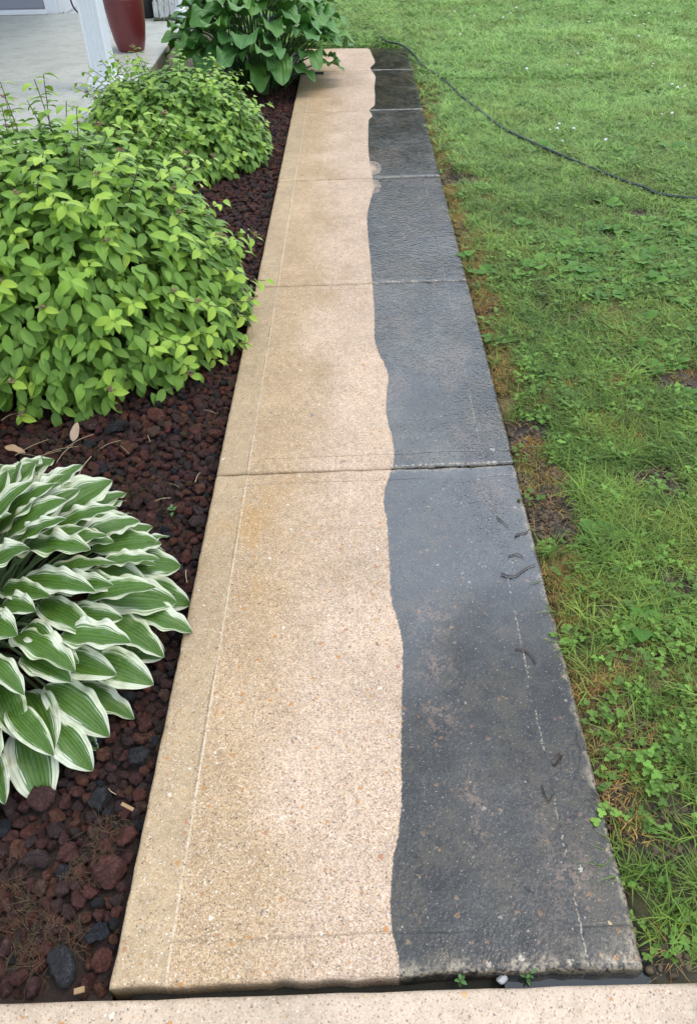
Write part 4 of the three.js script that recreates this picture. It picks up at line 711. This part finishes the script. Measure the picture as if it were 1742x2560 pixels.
{ // white clover flowers
  const F = [[.952,-8.081],[1.023,-7.829],[1.021,-9.269],[1.593,-9.211],[1.674,-8.954],[1.814,-9.001],[1.209,-9.124],[2.302,-9.202],[2.266,-8.659],[2.275,-7.816],[2.399,-7.526],[2.53,-7.891],[2.634,-8.082],[2.769,-8.554],[2.814,-8.015],[2.873,-7.764],[3.22,-9.044],[2.284,-6.163],[2.303,-6.098],[2.388,-6.188],[2.264,-5.856],[1.997,-5.455],[2.053,-5.426],[1.85,-7.265],[1.212,-5.175],[1.287,-5.268],[1.244,-5.125],[1.24,-4.942],[1.351,-5.143],[1.49,-4.898],[1.679,-9.397],[1.469,-8.914],[2.229,-8.779],[2.74,-9.031],[2.313,-6.751],[2.344,-6.824]], R = rng(12);
  const pet = (() => { const gs = [], r = rng(2); for (let i = 0; i < 16; i++) { const y = r(), a = i * 2.4, h = Math.sqrt(1 - y * y), g = new THREE.IcosahedronGeometry(.0042, 0); g.scale(.8, 1.3, .8); g.translate(Math.sin(a) * h * .0085, y * .009, Math.cos(a) * h * .0085); gs.push(g); } return mergeGeometries(gs); })();
  const stem = new THREE.CylinderGeometry(.0009, .0011, .055, 5); stem.translate(0, .0275, 0);
  const pm = mat({ color: rgb(.74, .74, .70), roughness: .8 }), sm = mat({ color: rgb(.10, .18, .05) });
  const first = thing('clover_flower', 'white clover flower dotted over the far lawn', 'flower', [0, 0, 0], 0, 'white clover flowers on the far lawn'); const h = part('flower_head', pet, pm, first); h.position.y = .055; part('stem', stem, sm, first);
  for (let i = 0; i < 8; i++) F.push([mix(.9, 3.6, R()), mix(-6.6, -10.2, R())]);
  F.forEach(([x, z], i) => { const o = i ? first.clone() : first; if (i) { o.name = numbered('clover_flower'); scene.add(o); } o.position.set(x, groundY(x, z) - .004, z); o.rotation.y = R() * 6; o.scale.setScalar(.62 + .4 * R()); });
}
// ---------------------------------------------------------------- hose
{
  const P = [[-.16, -11.2], [-.078, -10.293], [.031, -9.44], [.091, -8.939], [.17, -8.48], [.271, -7.99], [.39, -7.80], [.478, -7.437], [.526, -7.016], [.646, -6.564], [.73, -6.07], [.829, -5.604], [.923, -5.22], [1.022, -4.979], [1.119, -4.778], [1.211, -4.597], [1.342, -4.357], [1.425, -4.212], [1.501, -4.111], [1.557, -4.026], [1.722, -3.938], [2.1, -3.8], [2.5, -3.75]];
  const dip = (i) => (i === 2 ? .012 : i === 19 ? .030 : i <= 4 ? .032 : i < 6 ? .032 : i < 12 ? .037 : .035);
  const t = thing('garden_hose', 'long dark garden hose curving across the lawn past the walk end', 'hose', [0, 0, 0]);
  part('hose', tube(P.map((p, i) => [p[0], dip(i), p[1]]), 0.0085, .0085, 260, 10), mat({ color: rgb(.010, .020, .022), roughness: .32, specularIntensity: 1 }), t);
}
// ---------------------------------------------------------------- small things on the slabs and in the bed
{
  const wm = (c, r = .3) => mat({ color: rgb(...c), roughness: r, clearcoat: .5, clearcoatRoughness: .2 });
  const worm = (pts, y, r, c, label) => { const o = part('earthworm', tube(pts.map((p, i) => [p[0], y * .7 + (p[2] || 0), p[1]]), r * .85, r * .4, 40, 8), wm(c)); tag(o, label, 'worm'); };
  worm([[.408, -1.503], [.417, -1.515], [.443, -1.523], [.449, -1.533]], .003, .0032, [.055, .034, .032], 'short dark worm at the walk edge with a hooked end');
  worm([[.379, -1.432], [.396, -1.438], [.408, -1.435], [.418, -1.423]], .002, .0024, [.05, .038, .038], 'thin worm curled in an arch on the wet slab');
  worm([[.348, -1.366], [.367, -1.357], [.387, -1.36], [.41, -1.379], [.429, -1.392], [.446, -1.399]], .003, .0032, [.05, .032, .03], 'longest worm lying in a curve to the walk edge');
  worm([[.347, -1.121], [.366, -1.118], [.378, -1.104], [.385, -1.091], [.386, -1.075]], .003, .0031, [.07, .045, .042], 'worm bent across the pale line on the dark slab');
  worm([[.368, -1.587], [.382, -1.565], [.394, -1.546]], .002, .002, [.05, .038, .036], 'smallest straight worm farthest up the near slab');
  worm([[.57, -1.021], [.563, -.996], [.57, -.978], [.573, -.956], [.575, -.933], [.572, -.91], [.58, -.888]], .014, .0038, [.12, .06, .055], 'pinkish worm stretched over bare soil in the lawn');
  const twig = (name, pts, y, r, c, label, cat) => tag(part(name, tube(pts.map((p) => [p[0], y + (p[2] || 0), p[1]]), r, r * .6, 16, 5), mat({ color: rgb(...c), roughness: .7 })), label, cat);
  twig('twig', [[.344, -.773], [.346, -.753], [.351, -.738], [.358, -.745], [.367, -.756]], .002, .0014, [.03, .025, .02], 'thin dark twig bent in a V on the near slab', 'twig');
  twig('rootlet', [[.446, -.906], [.441, -.873], [.444, -.855], [.433, -.82], [.424, -.799]], .002, .0009, [.12, .11, .1], 'fine pale root hanging over the right slab edge', 'root');
  twig('twig', [[.276, -.573], [.284, -.567], [.292, -.56]], .002, .0012, [.06, .06, .06], 'tiny grey twig near the front right of the walk', 'twig');
  const dl = leafGeo({ L: .05, W: .016, nu: 10, nv: 4, prof: ovate, fold: .8, up: .3, droop: 1.2, ruffle: .1, seed: 5 });
  const d0 = part('dead_leaf', dl, mat({ color: rgb(.035, .022, .016), roughness: .4, side: THREE.DoubleSide })); d0.position.set(.376, .002, -.818); d0.rotation.y = 2.42; tag(d0, 'curled wet brown leaf scrap on the near dark slab', 'leaf');
  const bl = leafGeo({ L: .075, W: .034, nu: 12, nv: 6, prof: ovate, fold: .2, up: .15, droop: .5, ruffle: .08, seed: 8 }), bm = mat({ color: rgb(.32, .23, .15), roughness: .7, side: THREE.DoubleSide }), bm2 = mat({ color: rgb(.33, .22, .12), roughness: .7, side: THREE.DoubleSide });
  const l1 = part('dry_leaf', bl, bm); l1.position.set(-.955, -.012, -1.985); l1.rotation.set(-.5, Math.PI - .1, .3, 'YXZ'); tag(l1, 'pointed tan dry leaf standing on the rocks above the hosta', 'leaf');
  const l2 = part('dry_leaf', bl, bm2); l2.position.set(-1.17, -.012, -1.96); l2.rotation.set(.05, 1.3, .1, 'YXZ'); tag(l2, 'tan dry leaf lying flat on rocks at the left edge', 'leaf');
  const straw = [[-1.125, -1.92, -1.04, -2.0], [-1.119, -1.932, -1.008, -1.891], [-.969, -1.962, -.896, -2.027], [-.877, -1.912, -.89, -1.798], [-.718, -2.023, -.70, -1.981], [-.796, -1.967, -.756, -1.918], [-.554, -2.165, -.506, -2.137], [-.602, -1.771, -.566, -1.749], [-.523, -1.777, -.513, -1.818], [-1.237, -2.116, -1.192, -2.155], [-.491, -1.406, -.479, -1.356], [-1.03, -1.93, -.93, -1.96], [-1.08, -1.88, -.98, -1.94], [-.72, -2.28, -.65, -2.31], [-.86, -1.95, -.80, -1.99], [-.63, -1.69, -.585, -1.70], [-.98, -1.88, -.95, -1.97], [-.55, -.78, -.53, -.765]], sm = mat({ color: rgb(.40, .31, .18), roughness: .8 });
  straw.forEach((s) => tag(part('straw_stalk', tube([[s[0], -.018, s[1]], [(s[0] + s[2]) / 2, -.008, (s[1] + s[3]) / 2 + .004], [s[2], -.014, s[3]]], .0014, .0008, 6, 4), sm), 'thin pale dry stalk lying on the lava rocks', 'stalk', 'dry stalks on the lava rocks'));
  const chip = box(.030, .004, .007, .001), cm = mat({ color: rgb(.30, .19, .09), roughness: .8 });
  const c1 = part('wood_chip', chip, cm); c1.position.set(-.498, -.008, -.735); c1.rotation.set(.2, -.45, .1); tag(c1, 'pale wood chip beside the walkway in the near bed', 'wood chip');
  const c2 = part('wood_chip', chip, cm); c2.position.set(-.512, -.022, -.412); c2.rotation.set(.1, .2, .2); c2.scale.set(.6, 1.5, 1.4); tag(c2, 'stubby wood chip against the front walk edge', 'wood chip');
  const pb = part('pebble', rockGeo(801, 2), mat({ color: rgb(.36, .36, .36), roughness: .6 })); pb.position.set(.217, -.028, -.429); pb.scale.set(.012, .008, .008); tag(pb, 'light grey pebble in the gap before the front walk', 'pebble');
  // sprouts
  const sp = leafGeo({ L: 1, W: .5, nu: 5, nv: 2, prof: elliptic, up: .5, droop: .6, fold: .2, seed: 3 }), gm = leafMat({ color: rgb(.09, .21, .045) });
  const sprout = (x, y, z, n, s, label) => { const t = thing('seedling', label, 'seedling', [x, y, z]), R = rng(n * 31 + 5); for (let i = 0; i < n; i++) { const o = part('leaf', sp, gm, t); o.rotation.set(-.5 * R(), i * 2.4, 0, 'YXZ'); o.scale.setScalar(s * (.7 + .5 * R())); o.position.y = .004 * i; } };
  sprout(.143, -.035, -.427, 5, .014, 'tiny green seedling in the front gap under the dark half'); sprout(.262, -.035, -.435, 7, .015, 'wider green weed tuft in the front gap right of the pebble'); sprout(-.572, -.03, -1.653, 6, .02, 'small bright green seedling in the rocks beside the hosta'); sprout(-.50, -.03, -2.60, 7, .035, 'grassy green sprig between lime shrub and walkway');
  // standing water in the front gap
  const wg = new THREE.PlaneGeometry(.30, .05, 20, 4); wg.rotateX(-Math.PI / 2); wg.rotateY(.035); wg.translate(.37, -.036, -.436);
  tag(part('puddle', wg, mat({ color: rgb(.02, .022, .02), roughness: .04 })), 'dark standing water in the gap before the front walk', null, null, 'structure');
}
// ---------------------------------------------------------------- trees beyond the lawn, mirrored in the wet slabs
{
  const R = rng(55), card = [0, 1].map((s) => { const r = rng(s + 5), gs = []; for (let i = 0; i < 26; i++) { const g = new THREE.CircleGeometry(.13 + .1 * r(), 5); g.rotateX(r() * 3); g.rotateY(r() * 6); g.translate((r() - .5) * 1.1, (r() - .5) * .9, (r() - .5) * 1.1); gs.push(g); } return mergeGeometries(gs); });
  const fm = leafMat({ color: rgb(1, 1, 1), transmission: .25 }), bark = mat({ color: rgb(.07, .055, .04), roughness: .95 });
  const spots = [[-11, -27, 9], [-5, -29, 10], [1, -28, 9], [7, -29, 10.5], [13, -26, 9.5], [18, -21, 8.5]];
  spots.forEach(([x, z, h], i) => {
    const t = thing('distant_tree', 'tall leafy tree standing beyond the far lawn', 'tree', [x, -.1, z], 0, 'trees beyond the lawn');
    part('trunk', tube([[0, 0, 0], [.1, h * .3, .1], [-.1, h * .75, 0]], .28, .09, 8, 8), bark, t);
    const ms = card.map(() => [[], []]);
    for (let k = 0; k < 900; k++) { const y = R(), a = R() * 6.3, w = Math.sin(Math.PI * Math.pow(.08 + .9 * y, .8)) * (.4 + .6 * Math.sqrt(R())) * h * .33 * (.75 + .5 * vn(a * 2 + i * 9, y * 5)), q = k & 1, f = .7 + .6 * R(); ms[q][0].push(M4(Math.sin(a) * w, h * (.12 + .88 * y), Math.cos(a) * w, R() * 6, R() * 6, 0, .8 + .6 * R())); ms[q][1].push([.035 * f, .065 * f, .022 * f]); }
    const cg = new THREE.Group(); cg.name = 'crown'; cg.userData.kind = 'stuff'; t.add(cg); ms.forEach(([m, c], k) => inst('leaf_clump', card[k], fm, m, c, cg));
  });
}
renderer.render(scene, camera);
